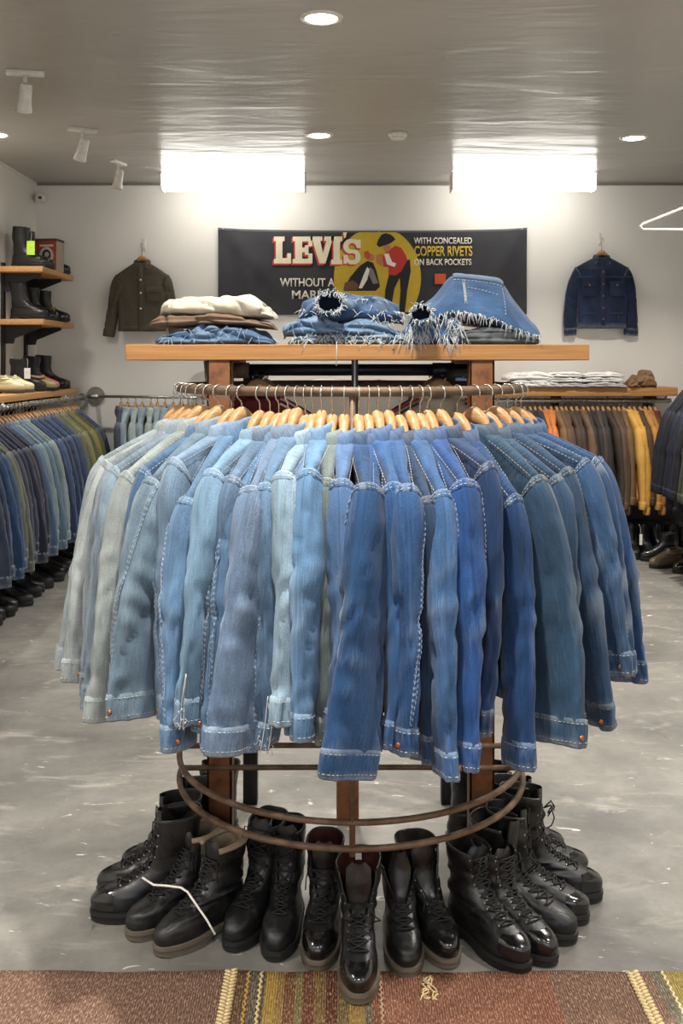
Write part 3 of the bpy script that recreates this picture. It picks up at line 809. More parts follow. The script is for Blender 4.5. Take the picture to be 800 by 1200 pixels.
# ------------------------------------------------------------------ the denim jackets on the round rack, pale end to dark end
# rail angle, shoulder height, cuff radius, cuff angle, cuff bottom height, cuff breadth, length, colour, thread, words
JK = [
 (-77.0,1.285,0.835,-75.0,0.700,0.052,.60,(163,178,184),'thread','palest bleached grey-blue denim jacket'),
 (-69.5,1.283,0.815,-70.0,0.690,0.050,.60,(168,176,178),'thread','bleached denim jacket with pale blotches'),
 (-64.0,1.280,0.79,-64.5,0.668,0.048,.60,(140,152,164),'thread','faded smoke-blue denim jacket'),
 (-59.5,1.276,0.78,-59.5,0.650,0.050,.60,(132,150,166),'thread','pale grey-blue denim jacket with a slack cuff'),
 (-53.0,1.270,0.79,-51.8,0.652,0.072,.60,(158,166,166),'thread','washed-out sand-grey denim jacket'),
 (-48.7,1.285,0.76,-48.4,0.690,0.045,.60,(82,114,152),'thread','brighter blue denim jacket with bold stitched sleeve seam'),
 (-43.9,1.264,0.81,-41.3,0.700,0.100,.60,(112,134,152),'thread','grey-blue denim jacket with wide sleeve and deep cuff'),
 (-38.5,1.316,0.75,-39.0,0.690,0.045,.60,(128,154,180),'thread','narrow light blue denim jacket'),
 (-34.5,1.226,0.80,-32.8,0.650,0.078,.60,(100,134,170),'thread','mid-blue denim jacket with dropped shoulder'),
 (-28.0,1.298,0.83,-29.1,0.720,0.056,.60,(128,162,192),'thread','light sky-blue denim jacket with torn cuff'),
 (-24.6,1.282,0.77,-28.5,0.695,0.044,.60,(98,122,152),'thread','dull steel-blue denim jacket'),
 (-21.8,1.256,0.79,-25.2,0.664,0.046,.60,(92,124,160),'thread','medium blue denim jacket with slim sleeve'),
 (-19.0,1.263,0.825,-19.5,0.678,0.110,.60,(112,134,164),'thread','slate-blue denim jacket with wide flat sleeve'),
 (-16.2,1.271,0.78,-15.1,0.676,0.050,.60,(104,134,166),'thread','blue denim jacket with split ragged cuff'),
 (-13.8,1.299,0.82,-11.9,0.745,0.066,.60,(146,172,192),'thread','pale ice-blue denim jacket with short sleeve'),
 (-11.5,1.267,0.745,-11.3,0.711,0.044,.60,(108,138,172),'thread','soft blue denim jacket with thin sleeve'),
 (-9.0,1.306,0.80,-8.6,0.716,0.058,.60,(104,142,182),'thread','clear blue denim jacket with flared upper sleeve'),
 (-6.0,1.283,0.765,-7.0,0.691,0.044,.60,(112,124,124),'gold_thread','greenish grey denim jacket'),
 (-2.6,1.284,0.77,-4.6,0.715,0.050,.60,(84,116,160),'thread','medium blue denim jacket beside the big dark sleeve'),
 (1.4,1.274,0.845,-2.2,0.655,0.124,.60,(44,84,134),'gold_thread','deep blue denim jacket with the widest sleeve'),
 (4.3,1.253,0.78,3.4,0.686,0.046,.60,(52,92,150),'thread','saturated blue denim jacket just past the widest sleeve'),
 (6.8,1.274,0.79,5.7,0.690,0.044,.60,(66,110,168),'thread','bright cobalt denim jacket with narrow sleeve'),
 (10.0,1.271,0.80,8.5,0.681,0.056,.60,(56,98,154),'thread','cobalt denim jacket with neat square cuff'),
 (13.2,1.241,0.79,11.5,0.650,0.054,.60,(48,72,108),'gold_thread','dusky navy denim jacket with bunched cuff'),
 (16.4,1.255,0.825,14.3,0.634,0.050,.60,(70,112,166),'thread','blue denim jacket with bent elbow'),
 (19.3,1.250,0.77,17.0,0.645,0.044,.60,(50,88,142),'thread','plain dark blue denim jacket'),
 (21.8,1.278,0.805,18.6,0.646,0.074,.60,(46,90,156),'thread','royal blue denim jacket with broad clean cuff'),
 (26.0,1.313,0.77,23.4,0.690,0.046,.68,(42,70,116),'gold_thread','inky blue denim jacket with long straight body'),
 (31.8,1.235,0.80,28.9,0.612,0.064,.60,(40,80,134),'thread','vivid dark blue denim jacket'),
 (38.5,1.274,0.825,35.2,0.663,0.116,.60,(52,84,114),'gold_thread','teal-tinged dark denim jacket with wide sleeve'),
 (44.0,1.270,0.775,45.0,0.680,0.050,.60,(56,88,122),'gold_thread','dull indigo denim jacket with frayed sleeve edge'),
 (49.0,1.285,0.80,50.5,0.650,0.076,.60,(50,80,114),'gold_thread','dark indigo denim jacket with gaping armhole seam'),
 (56.0,1.300,0.82,52.8,0.765,0.070,.60,(58,92,134),'thread','worn indigo denim jacket with short turned cuff'),
 (63.5,1.295,0.805,64.5,0.720,0.054,.60,(52,88,136),'thread','indigo denim jacket with pale worn spots'),
 (70.5,1.290,0.80,71.0,0.680,0.094,.60,(52,88,140),'thread','outermost dark blue denim jacket with wide stitched cuff'),
]
for i, (th, zs, cr, cth, cz, cw, ln, colr, thr, words) in enumerate(JK):
    a = radians(th); rnd = random.Random(100 + i)
    er = np.array([sin(a), -cos(a)]); ev = np.array([cos(a), sin(a)])
    cr += rnd.uniform(-.012, .012)
    p = np.array([RX, RY]) + RAIL_R * er
    NZ = 1.370 + rnd.uniform(-0.014, 0.009)
    drop = NZ - zs
    base = NZ - ln
    c = radians(cth); crc = cr - (0.022 if cw > 0.068 else 0.042)
    q = np.array([RX, RY]) + crc * np.array([sin(c), -cos(c)]) - p
    cu = (q.dot(er), q.dot(ev), cz + 0.062 - NZ)
    big = cw > 0.068
    colr = tuple(int(v * (0.93 if th > 0 else 1.05)) for v in colr)
    aw, bw = (max(0.060, cw * 0.62), 0.022) if big else (0.050, 0.018 + rnd.uniform(0, 0.006))
    sa = (cw / 2) ** 2
    s2 = min(1.0, max(0.0, (sa - bw ** 2) / (aw ** 2 - bw ** 2)))
    alpha = math.asin(sqrt(s2)) * (1 if (rnd.random() < 0.5) else -1)
    # turn wide sleeves so that their flat side faces the aisle
    cd = -(p + crc * 0.1 * er); gam = math.atan2(abs(cd.dot(ev)), cd.dot(er)); sg = 1 if cd.dot(ev) < 0 else -1
    alpha = sg * max(-0.3, min(1.2, abs(alpha) - gam)) if abs(th) > 8 else alpha
    sw = 0.207 if cw < 0.047 else 0.22
    s = Sleeve(1, drop, sw, cu, alpha, aw, bw, 0.060, 0.030 + rnd.uniform(0, 0.006) if not big else 0.042, seed=i * 1.37, bow=(rnd.uniform(-0.004, 0.016), rnd.uniform(-0.012, 0.012)), wr=1.5)
    s.btn = rnd.random(); s.seam = rnd.choice((-1.1, 1.1, 0.7, -0.7)) ; s.spin = rnd.choice((-1.3, 1.3, 0.7)); s.has_seam = rnd.random() < 0.45 or 'seam' in words
    if any(k in words for k in ('torn', 'ragged', 'frayed')): s.ragged = 0.35 if th < 0 else -0.6
    s.blotch = 'blotches' in words or 'worn spots' in words
    if 'gaping' in words: s.gape = -1.0
    s2_ = Sleeve(-1, drop, 0.20, (-0.20, rnd.uniform(-.01, .01), -0.60), 0.0, 0.05, 0.014, 0.07, 0.02, seed=i + .5, bow=(-0.02, 0))
    yaw = rnd.uniform(-.05, .05)
    root = thing('denim_jacket', f'{words}, {nth(i)} from the pale end', 'jacket', (p[0], p[1], base), a - pi / 2 + yaw, 'denim jackets along the front of the round rack')
    garment(root, NZ - base, colr, drop=drop, length=ln, shw=sw, thick=0.034, sleeves=(s,), seed=i * 2.1, thread=thr, fat=0.8)
    garment_inner = MB()
    tt, pp = np.meshgrid(np.linspace(0, 1, 22), np.arange(12) * 2 * pi / 12, indexing='ij')
    shade(garment_inner.loft(s2_.pts(tt, pp) + np.array([0, 0, NZ - base]), True, True, True).build('sleeve', M['denim'], root), colr)
    hanger('wooden_hanger', f'pale wooden hanger inside the {nth(i)} denim jacket from the pale end', (p[0], p[1], NZ), a - pi / 2 + yaw, 'wooden hangers on the round rack', drop=drop, neck=NZ, fat=1.0)
# ------------------------------------------------------------------ the banner on the back wall
def m_banner():
    t = NT('banner_cloth'); co = t.coords()
    f = t.noise(co, 5, 4); g = t.noise(co, 300, 2)
    c = t.ramp(f, [(0.3, lin((50, 51, 56))), (0.7, lin((62, 62, 66)))])
    t.bump(g, 0.2, 0.001)
    return t.p(Base__Color=c, Roughness=0.75, Specular__IOR__Level=0.3)
M['banner'] = m_banner()
def flat(name, c): return simple(name, c, 0.75, var=0.06, scale=25)
INK = {k: flat(k + '_print', c) for k, c in dict(cream=(226, 216, 188), red=(186, 66, 52), yellow=(190, 162, 44), gold=(204, 178, 66), white=(222, 216, 204), black=(26, 26, 28), brown=(104, 68, 48), skin=(176, 112, 72), scarlet=(178, 48, 42), grey=(120, 118, 116), orange=(206, 86, 44)).items()}
BY = 8.575; BS = BY / FPX
def bp(x, y): return ((x - 395) * BS, EYE - (y - 425) * BS)
ban = thing('banner', "dark LEVI'S advertising banner hung on the white back wall", 'banner', (0, BY, 0))
nx, nz = 120, 40
R = []
for j in range(nz):
    row = []
    for i in range(nx):
        u, v = i / (nx - 1), j / (nz - 1)
        px_ = 255.5 + u * 361.5; py_ = (267.5 + 3.4 * (4 * u * (1 - u)) ** 0.6) + v * (101 - 3.4 * (4 * u * (1 - u)))
        x, z = bp(px_, py_)
        fold = 0.022 * math.exp(-((u - 0.02 - v * 0.26) / 0.04) ** 2) * (1 - v * .5) + 0.022 * math.exp(-((0.985 - u - v * 0.16) / 0.03) ** 2) + 0.006 * math.exp(-((u - 0.04 - v * 0.1) / 0.02) ** 2)
        row.append((x, -fold - 0.003 * float(vnoise(np.array([u * 9, v * 4, 0]), 2)), z))
    R.append(row)
front = np.array(R); back = front.copy(); back[..., 1] += 0.0035
mb = MB(); mb.loft(front[::-1], False); mb.loft(back, False)
mb.build('cloth_sheet', M['banner'], ban)
hem = MB(); hem.loft(np.array([[(p[0], p[1] - 0.0015, p[2] + dz) for p in front[0]] for dz in (0.004, -0.012)])[::-1], False)
hem.build('top_hem', flat('hem_cloth', (92, 92, 94)), ban)
for i in (2, 62, 117):
    p = front[0][i]; MB().tube([(p[0], p[1] - 0.006, p[2] - 0.004), (p[0], p[1] + 0.01, p[2] - 0.004)], 0.008, 10).build('pin', M['steel'], ban)
def ink(name, pts, col, lift, label=None):
    P = [bp(*p) for p in pts]
    A = sum(P[i][0] * P[(i + 1) % len(P)][1] - P[(i + 1) % len(P)][0] * P[i][1] for i in range(len(P)))
    if A < 0: P = P[::-1]
    return MB().prism(P, (0, -0.014 - lift, 0), (1, 0, 0), (0, 0, 1), 0.0012).build(name, INK[col], ban, smooth=False)
def ell(cx, cy, rx, ry, n=28, a0=0, a1=2 * pi, rot=0.0):
    return [(cx + rx * cos(a) * cos(rot) - ry * sin(a) * sin(rot), cy + rx * cos(a) * sin(rot) + ry * sin(a) * cos(rot)) for a in np.linspace(a0, a1, n, endpoint=abs(a1 - a0) < 6.2)]
disc = [(max(390, min(493, x)), max(272.5, min(366, y))) for x, y in ell(442, 326, 51, 60, 60)]
ink('yellow_disc', disc, 'yellow', 0.0)
def slab(ch, x0, x1, y0, y1):
    """heavy slab serif capital as outline loops on a unit box"""
    s = 0.36
    if ch == 'L': o = [(0, 0), (.62, 0), (.62, .17), (.50, .17), (.50, .80), (.78, .80), (.78, .62), (1, .62), (1, 1), (0, 1), (0, .83), (.12, .83), (.12, .17), (0, .17)]
    elif ch == 'E': o = [(0, 0), (1, 0), (1, .36), (.80, .36), (.80, .18), (.48, .18), (.48, .41), (.62, .41), (.62, .32), (.80, .32), (.80, .68), (.62, .68), (.62, .58), (.48, .58), (.48, .82), (.80, .82), (.80, .63), (1, .63), (1, 1), (0, 1), (0, .83), (.12, .83), (.12, .17), (0, .17)]
    elif ch == 'V': o = [(0, 0), (.50, 0), (.50, .16), (.41, .16), (.54, .62), (.68, .16), (.59, .16), (.59, 0), (1, 0), (1, .16), (.93, .16), (.64, 1), (.38, 1), (.08, .16), (0, .16)]
    elif ch == 'I': o = [(0, 0), (1, 0), (1, .17), (.80, .17), (.80, .83), (1, .83), (1, 1), (0, 1), (0, .83), (.20, .83), (.20, .17), (0, .17)]
    elif ch == "'": o = [(.1, 0), (.9, 0), (.62, 1), (.38, 1)]
    else:
        def arc(cx, cy, rx, ry, a0, a1, n=9): return [(cx + rx * cos(radians(a)), cy + ry * sin(radians(a))) for a in np.linspace(a0, a1, n)]
        outer = [(.98, .04), (.98, .36), (.76, .36)] + arc(.50, .30, .22, .13, -10, -180, 8) + [(.30, .33)] + arc(.5, .33, .2, .10, 170, 100, 4) + arc(.60, .70, .38, .29, -75, 100, 12) + arc(.42, .80, .22, .19, 90, 150, 4) + [(.20, .96), (.02, .96), (.02, .62), (.24, .62)] + arc(.48, .70, .20, .13, 175, 5, 8)[0:0] + arc(.48, .70, .21, .13, 180, 30, 8) + [(.68, .66)] + arc(.50, .63, .18, .07, -10, -80, 4) + arc(.40, .29, .40, .28, 95, 280, 13) + [(.70, .02), (.80, .06), (.82, .04)]
        o = outer
    return [(x0 + p[0] * (x1 - x0), y0 + p[1] * (y1 - y0)) for p in o]
for ch, x0, x1, y0, y1 in (('L', 321, 341, 277.5, 309), ('E', 343, 366, 277.5, 309), ('V', 364, 391, 277.5, 309), ('I', 388, 401, 277.5, 310), ("'", 401, 407, 272.5, 279), ('S', 402, 423, 280, 310.5)):
    pts = slab(ch, x0, x1, y0, y1)
    ink('letter_shadow', [(x - 1.8, y + 2.0) for x, y in pts], 'red', 0.0014)
    ink('letter_shadow', [(x - 0.9, y + 1.0) for x, y in pts], 'red', 0.0018)
    ink('letter', pts, 'cream', 0.0035)
def words_mesh(txt, x0, x1, y0, y1, col, name):
    cu = bpy.data.curves.new(name, 'FONT'); cu.body = txt; cu.size = 1.0; cu.offset = 0.022; cu.extrude = 0.0
    tmp = bpy.data.objects.new(name, cu); COL.objects.link(tmp)
    dg = bpy.context.evaluated_depsgraph_get(); dg.update()
    me = bpy.data.meshes.new_from_object(tmp.evaluated_get(dg))
    bpy.data.objects.remove(tmp); bpy.data.curves.remove(cu)
    v = np.zeros(len(me.vertices) * 3); me.vertices.foreach_get('co', v); v = v.reshape(-1, 3)
    lo, hi = v.min(0), v.max(0)
    (X0, Z0), (X1, Z1) = bp(x0, y1), bp(x1, y0)
    q = np.stack([X0 + (v[:, 0] - lo[0]) / (hi[0] - lo[0]) * (X1 - X0), np.full(len(v), -0.0165), Z0 + (v[:, 1] - lo[1]) / (hi[1] - lo[1]) * (Z1 - Z0)], 1)
    me.vertices.foreach_set('co', q.ravel()); me.update()
    me.materials.append(INK[col])
    o = bpy.data.objects.new(name, me); COL.objects.link(o); o.parent = ban
    s = o.modifiers.new('thickness', 'SOLIDIFY'); s.thickness = 0.001
    o['kind'] = 'stuff'
    return o
words_mesh('WITHOUT A', 328, 392, 326, 336, 'white', 'printed_words')
words_mesh('MARK', 342, 382, 340.5, 350.5, 'white', 'printed_words')
words_mesh('WITH CONCEALED', 484.5, 552.5, 278.5, 286, 'white', 'printed_words')
words_mesh('COPPER RIVETS', 485, 553, 288.5, 300.5, 'gold', 'printed_words')
words_mesh('ON BACK POCKETS', 485, 552, 303.5, 311, 'white', 'printed_words')
ink('orange_tab', [(509, 321), (522, 321), (522, 333), (509, 333)], 'orange', 0.001)
# printed stooping rider and crouching rider, plain flat shapes
ink('printed_legs', [(457, 316), (470, 308), (480, 304), (481, 318), (477, 340), (474, 366), (467, 366), (469, 340), (468, 326), (462, 338), (457, 366), (450, 366), (451, 340)], 'black', 0.0012)
ink('printed_shirt', [(456, 293), (463, 288), (470, 291), (475, 299), (477, 305), (470, 318), (463, 323), (455, 322), (455, 313), (449, 313), (448, 300)], 'scarlet', 0.0018)
ink('printed_arm', [(450, 298), (455, 297), (459, 307), (464, 309), (462, 313), (453, 310)], 'white', 0.0024)
ink('printed_face', ell(453, 291, 4.2, 4.6), 'skin', 0.0020)
ink('printed_hat', [(441, 287), (443, 281), (447, 275), (452, 273.5), (457, 275), (461, 278), (463, 281), (458, 285), (450, 288), (444, 290)], 'black', 0.0026)
ink('printed_hand', [(440, 300), (447, 297), (450, 303), (447, 312), (441, 309)], 'skin', 0.0016)
ink('printed_vest', [(403, 338), (410, 325), (421, 312), (430, 306), (437, 308), (441, 318), (445, 336), (440, 341), (403, 341)], 'black', 0.0014)
ink('printed_sleeve', [(420, 338), (426, 322), (430, 313), (433, 316), (430, 328), (424, 338)], 'white', 0.0022)
ink('printed_sleeve', [(433, 313), (437, 316), (443, 332), (437, 333), (432, 322)], 'grey', 0.0022)
ink('printed_belt', [(404, 331), (414, 329), (420, 334), (418, 340), (402, 340)], 'brown', 0.0024)
ink('printed_face', ell(434, 302, 4.6, 4.4), 'skin', 0.0018)
ink('printed_scarf', [(426, 296), (431, 294), (434, 299), (429, 304)], 'red', 0.0024)
ink('printed_hair', ell(430, 300, 3.2, 3.2), 'brown', 0.0021)

# ------------------------------------------------------------------ the two jackets hung on the back wall
def wall_hook(x, z, lab):
    t = thing('wall_hook', lab, 'hook', (x, BACK_Y, z), 0, 'white hooks on the back wall')
    MB().box((0, -0.005, 0), (0.035, 0.010, 0.10)).build('backplate', M['white_plastic'], t, bevel=0.004)
    MB().tube([(0, -0.008, -0.01), (0, -0.03, -0.03), (0, -0.045, -0.03), (0, -0.05, -0.005)], 0.005, 8).build('prong', M['white_plastic'], t)
for (x, zc, colr, lab, mat, kind) in ((-1.635, 2.385, (74, 68, 56), 'dark olive cotton work jacket hung on the white back wall', 'suede', 0),
                                      (2.215, 2.43, (46, 60, 92), 'dark indigo denim jacket hung on the white back wall', 'denim', 1)):
    ln, shw, dr = ((0.565, 0.222, 0.105), (0.585, 0.222, 0.085))[kind]
    if kind == 0: cuffs = ((-0.275, 0.02, -0.565), (0.262, 0.02, -0.545))
    else: cuffs = ((-0.255, 0.03, -0.60), (0.255, 0.03, -0.60))
    sl = [Sleeve(s, dr, shw, c, 0.0, 0.05 if kind else 0.043, 0.024, 0.062, 0.034, seed=3 * kind + s, bow=(0.028 if kind else 0.004, 0.0), wr=1.6) for s, c in zip((-1, 1), cuffs)]
    for s in sl: s.has_seam = False
    w = thing('wall_jacket', lab, 'jacket', (x, BACK_Y - 0.085, zc - ln), 0, 'jackets displayed on the back wall')
    garment(w, ln, colr, drop=dr, length=ln, shw=shw, thick=0.05, taper=0.025 if kind else 0.03, sleeves=sl, seed=11 + kind, squash=False, mat=mat, thread='gold_thread' if kind else 'thread', stitched=bool(kind))
    yf = lambda z: -0.062
    MB().box((0.0, -0.057, ln - 0.30), (0.036, 0.006, 0.54)).build('placket', M[mat], w, bevel=0.002).color = (*lin(colr), 1)
    for z in (0.46, 0.36, 0.26, 0.16, 0.07) if kind else (0.42, 0.31, 0.18):
        MB().tube([(0.0, -0.060, z), (0, -0.066, z)], 0.008, 10).build('button', M['brass'] if kind else M['paper'], w)
    for px_ in ((-0.115, 0.115) if kind else (0.105,)):
        pk = MB().box((px_, -0.060, ln - 0.27), (0.115, 0.008, 0.115)).build('chest_pocket', M[mat], w, bevel=0.003); pk.color = (*lin(colr), 1)
        fl = MB().box((px_, -0.066, ln - 0.225), (0.12, 0.006, 0.045)).build('pocket_flap', M[mat], pk, bevel=0.002); fl.color = (*lin(tuple(min(255, v + 8) for v in colr)), 1)
        if kind: MB().tube([(px_, -0.068, ln - 0.235), (px_, -0.072, ln - 0.235)], 0.008, 10).build('button', M['brass'], pk)
    if kind:
        for sx in (-1, 1):
            MB().box((sx * 0.115, -0.058, ln - 0.47), (0.10, 0.005, 0.012), rz=0).build('welt_pocket', M[mat], w, bevel=0.002).color = (*lin((60, 76, 106)), 1)
            MB().box((sx * 0.12, -0.056, ln - 0.165), (0.20, 0.006, 0.010)).build('yoke_seam', M[mat], w, bevel=0.002).color = (*lin((62, 78, 110)), 1)
    hk = thing('wall_hanger', 'wooden hanger holding the ' + ('olive work jacket' if not kind else 'indigo jacket') + ' on the back wall', 'hanger', (x, BACK_Y - 0.085, zc), 0, 'wooden hangers on the back wall')
    hanger('', '', None, 0, None, drop=dr, neck=zc, rail_z=zc + 0.155, rail_r=0.006, t=hk, fat=1.4, wide=0.2)
    wall_hook(x, zc + 0.165, 'white wall hook above the ' + ('olive work jacket' if not kind else 'indigo denim jacket'))

# ------------------------------------------------------------------ wall shelving and rails
un = thing('display_shelf', 'oak boot shelves on black brackets along the side wall', 'shelf', (LEFT_X, 7.6, 1.2))
def shelf_plank_y(x0, x1, y0, y1, z, th, par):
    b = MB().box(((x0 + x1) / 2 - par.location.x, (y0 + y1) / 2 - par.location.y, z - th / 2 - par.location.z), (x1 - x0, y1 - y0, th))
    return b.build('shelf_plank', M['plank_y'], par, bevel=0.003)
shelf_plank_y(LEFT_X + 0.01, -2.2, 7.59, 8.47, 2.272, 0.042, un)
shelf_plank_y(LEFT_X + 0.01, -2.195, 7.59, 8.47, 1.877, 0.042, un)
shelf_plank_y(LEFT_X + 0.01, -2.16, 4.6, 8.47, 1.335, 0.045, un)
for y in (7.72, 8.28):
    MB().box((0.012, y - 7.6, 0.50), (0.022, 0.05, 1.22)).build('upright', M['black_board'], un, smooth=False)
    for z in (2.23, 1.835, 1.29):
        br = MB().prism([(0.02, 0.0), (0.30, 0.0), (0.30, -0.02), (0.10, -0.10), (0.09, -0.14), (0.02, -0.14)], (0, y - 7.6 + 0.012, z - 1.2), (1, 0, 0), (0, 0, 1), 0.024)
        br.build('bracket', M['black_board'], un, smooth=False)
RZ = 1.262
rl = thing('garment_rail', 'zinc pipe clothes rail under the boot shelves', 'clothes rail', (-2.14, 8.3, 0))
MB().tube([(0, -4.2, RZ), (0, 0.20, RZ)], 0.017, 12).build('pipe', M['steel'], rl)
for y in (-3.4, -1.8, -0.3):
    MB().tube([(0, y, RZ), (0, y, RZ + 0.015), (0, y, RZ + 0.03)], 0.01, 8).build('hanger_strap', M['steel'], rl)
    MB().tube([(0, y - 0.03, RZ), (0, y + 0.03, RZ)], 0.022, 12).build('fitting', M['steel'], rl)
MB().tube([(0.0, 0.21, RZ), (0.0, 0.25, RZ)], 0.03, 16).build('elbow_fitting', M['steel'], rl, sharp=40)
r2 = thing('garment_rail', 'slim pipe clothes rail with round flange along the back wall', 'clothes rail', (-1.98, 8.36, 0))
MB().tube([(0.0, -0.02, RZ + 0.012), (1.2, -0.02, RZ - 0.004)], 0.012, 10).build('pipe', M['steel'], r2)
MB().tube([(-0.06, 0.215, RZ + 0.01), (-0.06, 0.235, RZ + 0.01)], 0.075, 24).build('wall_flange', M['steel'], r2, sharp=40)
MB().tube([(-0.06, 0.22, RZ + 0.01), (-0.06, -0.02, RZ + 0.01), (0.02, -0.02, RZ + 0.012)], 0.018, 10).build('elbow_fitting', M['steel'], r2)
s3 = thing('display_shelf', 'oak shelf of folded tops along the back wall', 'shelf', (0.8, 8.4, 1.35))
MB().box((0.03, -0.02, -0.035), (3.84, 0.36, 0.07)).build('shelf_plank', M['plank'], s3, bevel=0.003)
for x in (-1.6, -0.2, 1.0, 1.78):
    MB().prism([(0.0, 0.0), (-0.28, 0.0), (-0.28, -0.02), (-0.04, -0.16), (0.0, -0.16)], (x, 0.18, -0.07), (0, 1, 0), (0, 0, 1), 0.03).build('bracket', M['black_board'], s3, smooth=False)
r4 = thing('garment_rail', 'zinc pipe clothes rail below the folded tops shelf', 'clothes rail', (2.1, 8.28, 0))
MB().tube([(-1.5, 0, 1.24), (0.62, 0, 1.24)], 0.02, 12).build('pipe', M['steel'], r4)
for x in (-1.2, 0.1, 0.58):
    MB().tube([(x, 0, 1.24), (x, 0, 1.28)], 0.01, 8).build('hanger_strap', M['steel'], r4)
r5 = thing('garment_rail', 'black pipe clothes rail of dark coats beside the far wall', 'clothes rail', (2.66, 6.6, 0))
MB().tube([(0, -2.6, 1.50), (0, 1.1, 1.50)], 0.017, 12).build('pipe', M['black_iron'], r5)
for y in (-2.5, -0.8, 1.05):
    MB().tube([(0, y, 0.0), (0, y, 1.50)], 0.016, 10).build('rail_leg', M['black_iron'], r5)

# tubular hanger hung from the ceiling
th_ = thing('metal_hanger', 'bare white tubular hanger hung from the ceiling by a wire', 'hanger', (1.76, 5.0, 2.2))
MB().tube([(-0.27, 0, 0.02), (-0.255, 0, 0.005), (0.0, 0, 0.005), (0.255, 0, 0.005), (0.27, 0, 0.02), (0.255, 0, 0.034), (0.05, 0, 0.115), (0, 0, 0.125), (-0.05, 0, 0.115), (-0.255, 0, 0.034)], 0.0065, 10, closed=True).build('hanger_frame', M['white_metal'], th_)
MB().tube([(0, 0, 0.12), (0, 0, 0.17), (0.025, 0, 0.20), (0.0, 0, 0.225), (-0.02, 0, 0.205)], 0.0035, 8).build('hook', M['steel'], th_)
MB().tube([(0, 0, 0.222), (0, 0, CEIL_Z - 2.2)], 0.0012, 5).build('suspension_wire', M['steel'], th_)

# ------------------------------------------------------------------ clothes on the wall rails
def proto(name, lab, cat, group, lod, length, shw, drop, thick, mat, seed, aw=0.055, cuffz=-0.64, flare=0.06):
    t = thing(name, lab, cat, (0, 0, 0), 0, group)
    sl = [Sleeve(s, drop, shw, (s * (shw + flare), 0.012 * s, cuffz), 0.0, aw, 0.028, 0.064, 0.034, seed=seed + s, bow=(0.02, 0.01 * s), wr=1.3) for s in (-1, 1)]
    garment(t, length, (120, 130, 140), drop=drop, length=length, shw=shw, thick=thick, sleeves=sl, seed=seed, lod=lod, squash=False, mat=mat, stitched=False, fat=0.8)
    return t
def used(): return {'n': 0}
pale_up = lambda c: tuple(min(255, int(v * 1.14)) for v in c)
def name_col(c):
    r, g, b = c
    mx, mn = max(c), min(c)
    tone = 'black' if mx < 40 else 'dark' if mx < 95 else 'mid' if mx < 150 else 'pale'
    if tone == 'black': return 'near-black'
    if mx - mn < 16: hue = 'grey'
    elif b == mx: hue = 'blue' if b - r > 24 else 'grey-blue'
    elif r == mx and r - b > 70: hue = 'amber' if g > r * 0.62 else 'rust-brown'
    elif g == mx or r - g < 14: hue = 'olive'
    else: hue = 'brown'
    return f'{tone} {hue}'
def rail_row(protos, cols, place, what, where, group, hang, lens):
    for i, c in enumerate(cols):
        loc, rz = place(i); pr = protos[i % len(protos)]
        L = lens[i % len(protos)]
        lab = f'{name_col(c)} {what} on {where[0]}, {nth(i)} from {where[1]}'
        if not pr.get('placed'):
            o = pr; o.location = (loc[0], loc[1], loc[2] - L); o.rotation_euler = (0, 0, rz); o['label'] = lab; o['group'] = group; pr['placed'] = 1
            for ch in o.children:
                if ch.get('dyed'): ch.color = (*lin(c), 1)
                for g in ch.children:
                    if g.get('dyed'): g.color = (*lin(c), 1)
        else:
            o = dup(pr, (loc[0], loc[1], loc[2] - L), rz, lab, group, c)
        h0 = hang['o']
        hl = f'wooden hanger on {where[0]}, {nth(i)} from {where[1]}'; hg = f'wooden hangers on {where[0]}'
        if not hang.get('placed'):
            h0.location = loc; h0.rotation_euler = (0, 0, rz); h0['label'] = hl; h0['group'] = hg; hang['placed'] = 1
        else:
            hh = dup(h0, loc, rz, hl, hg)
rng = random.Random(5)
# rail under the boot shelves, from the room corner toward the camera
side = [(70, 84, 120), (58, 72, 110), (96, 104, 70), (128, 118, 62), (150, 136, 74), (88, 104, 66), (116, 124, 78), (150, 140, 92), (76, 96, 78), (112, 116, 96),
        (60, 78, 112), (46, 62, 98), (64, 88, 128), (44, 58, 92), (52, 74, 112), (40, 54, 88), (58, 84, 124), (44, 60, 96), (150, 160, 158), (126, 146, 160), (104, 130, 152), (136, 152, 160), (92, 118, 146), (84, 108, 140),
        (48, 50, 74), (58, 54, 78), (42, 46, 70), (52, 58, 84), (60, 64, 84), (104, 108, 100), (116, 120, 108), (56, 84, 122), (48, 74, 112), (70, 92, 124), (44, 60, 92), (60, 70, 90)]
P1 = [proto('denim_jacket', 'x', 'jacket', None, 1, 0.80, 0.22, 0.13, 0.045, 'denim', 41 + k * 3.3, 0.06, -0.70 - 0.04 * k, 0.05 + 0.015 * k) for k in range(3)]
hang1 = {'o': hanger('wooden_hanger', 'x', (0, 0, 0), 0, None, drop=0.13, neck=1.15, rail_z=RZ, rail_r=0.017, lod=1)}
rail_row(P1, side, lambda i: ((-2.14, 8.26 - i * 0.078 + rng.uniform(-.012, .012), 1.15), rng.uniform(-0.14, 0.10)), 'jacket', ('the rail under the boot shelves', 'the room corner'), 'jackets on the rail under the boot shelves', hang1, [0.80] * 3)
pale = [(70, 76, 98), (146, 164, 176), (158, 172, 176), (140, 158, 172), (164, 176, 178), (150, 168, 178), (136, 156, 168), (160, 172, 172), (150, 166, 172), (142, 160, 172), (156, 170, 176), (132, 150, 164), (150, 164, 170)]
P2 = [proto('denim_jacket', 'x', 'jacket', None, 2, 0.66, 0.20, 0.10, 0.04, 'denim', 61 + k * 2.1, 0.055, -0.62, 0.03) for k in range(2)]
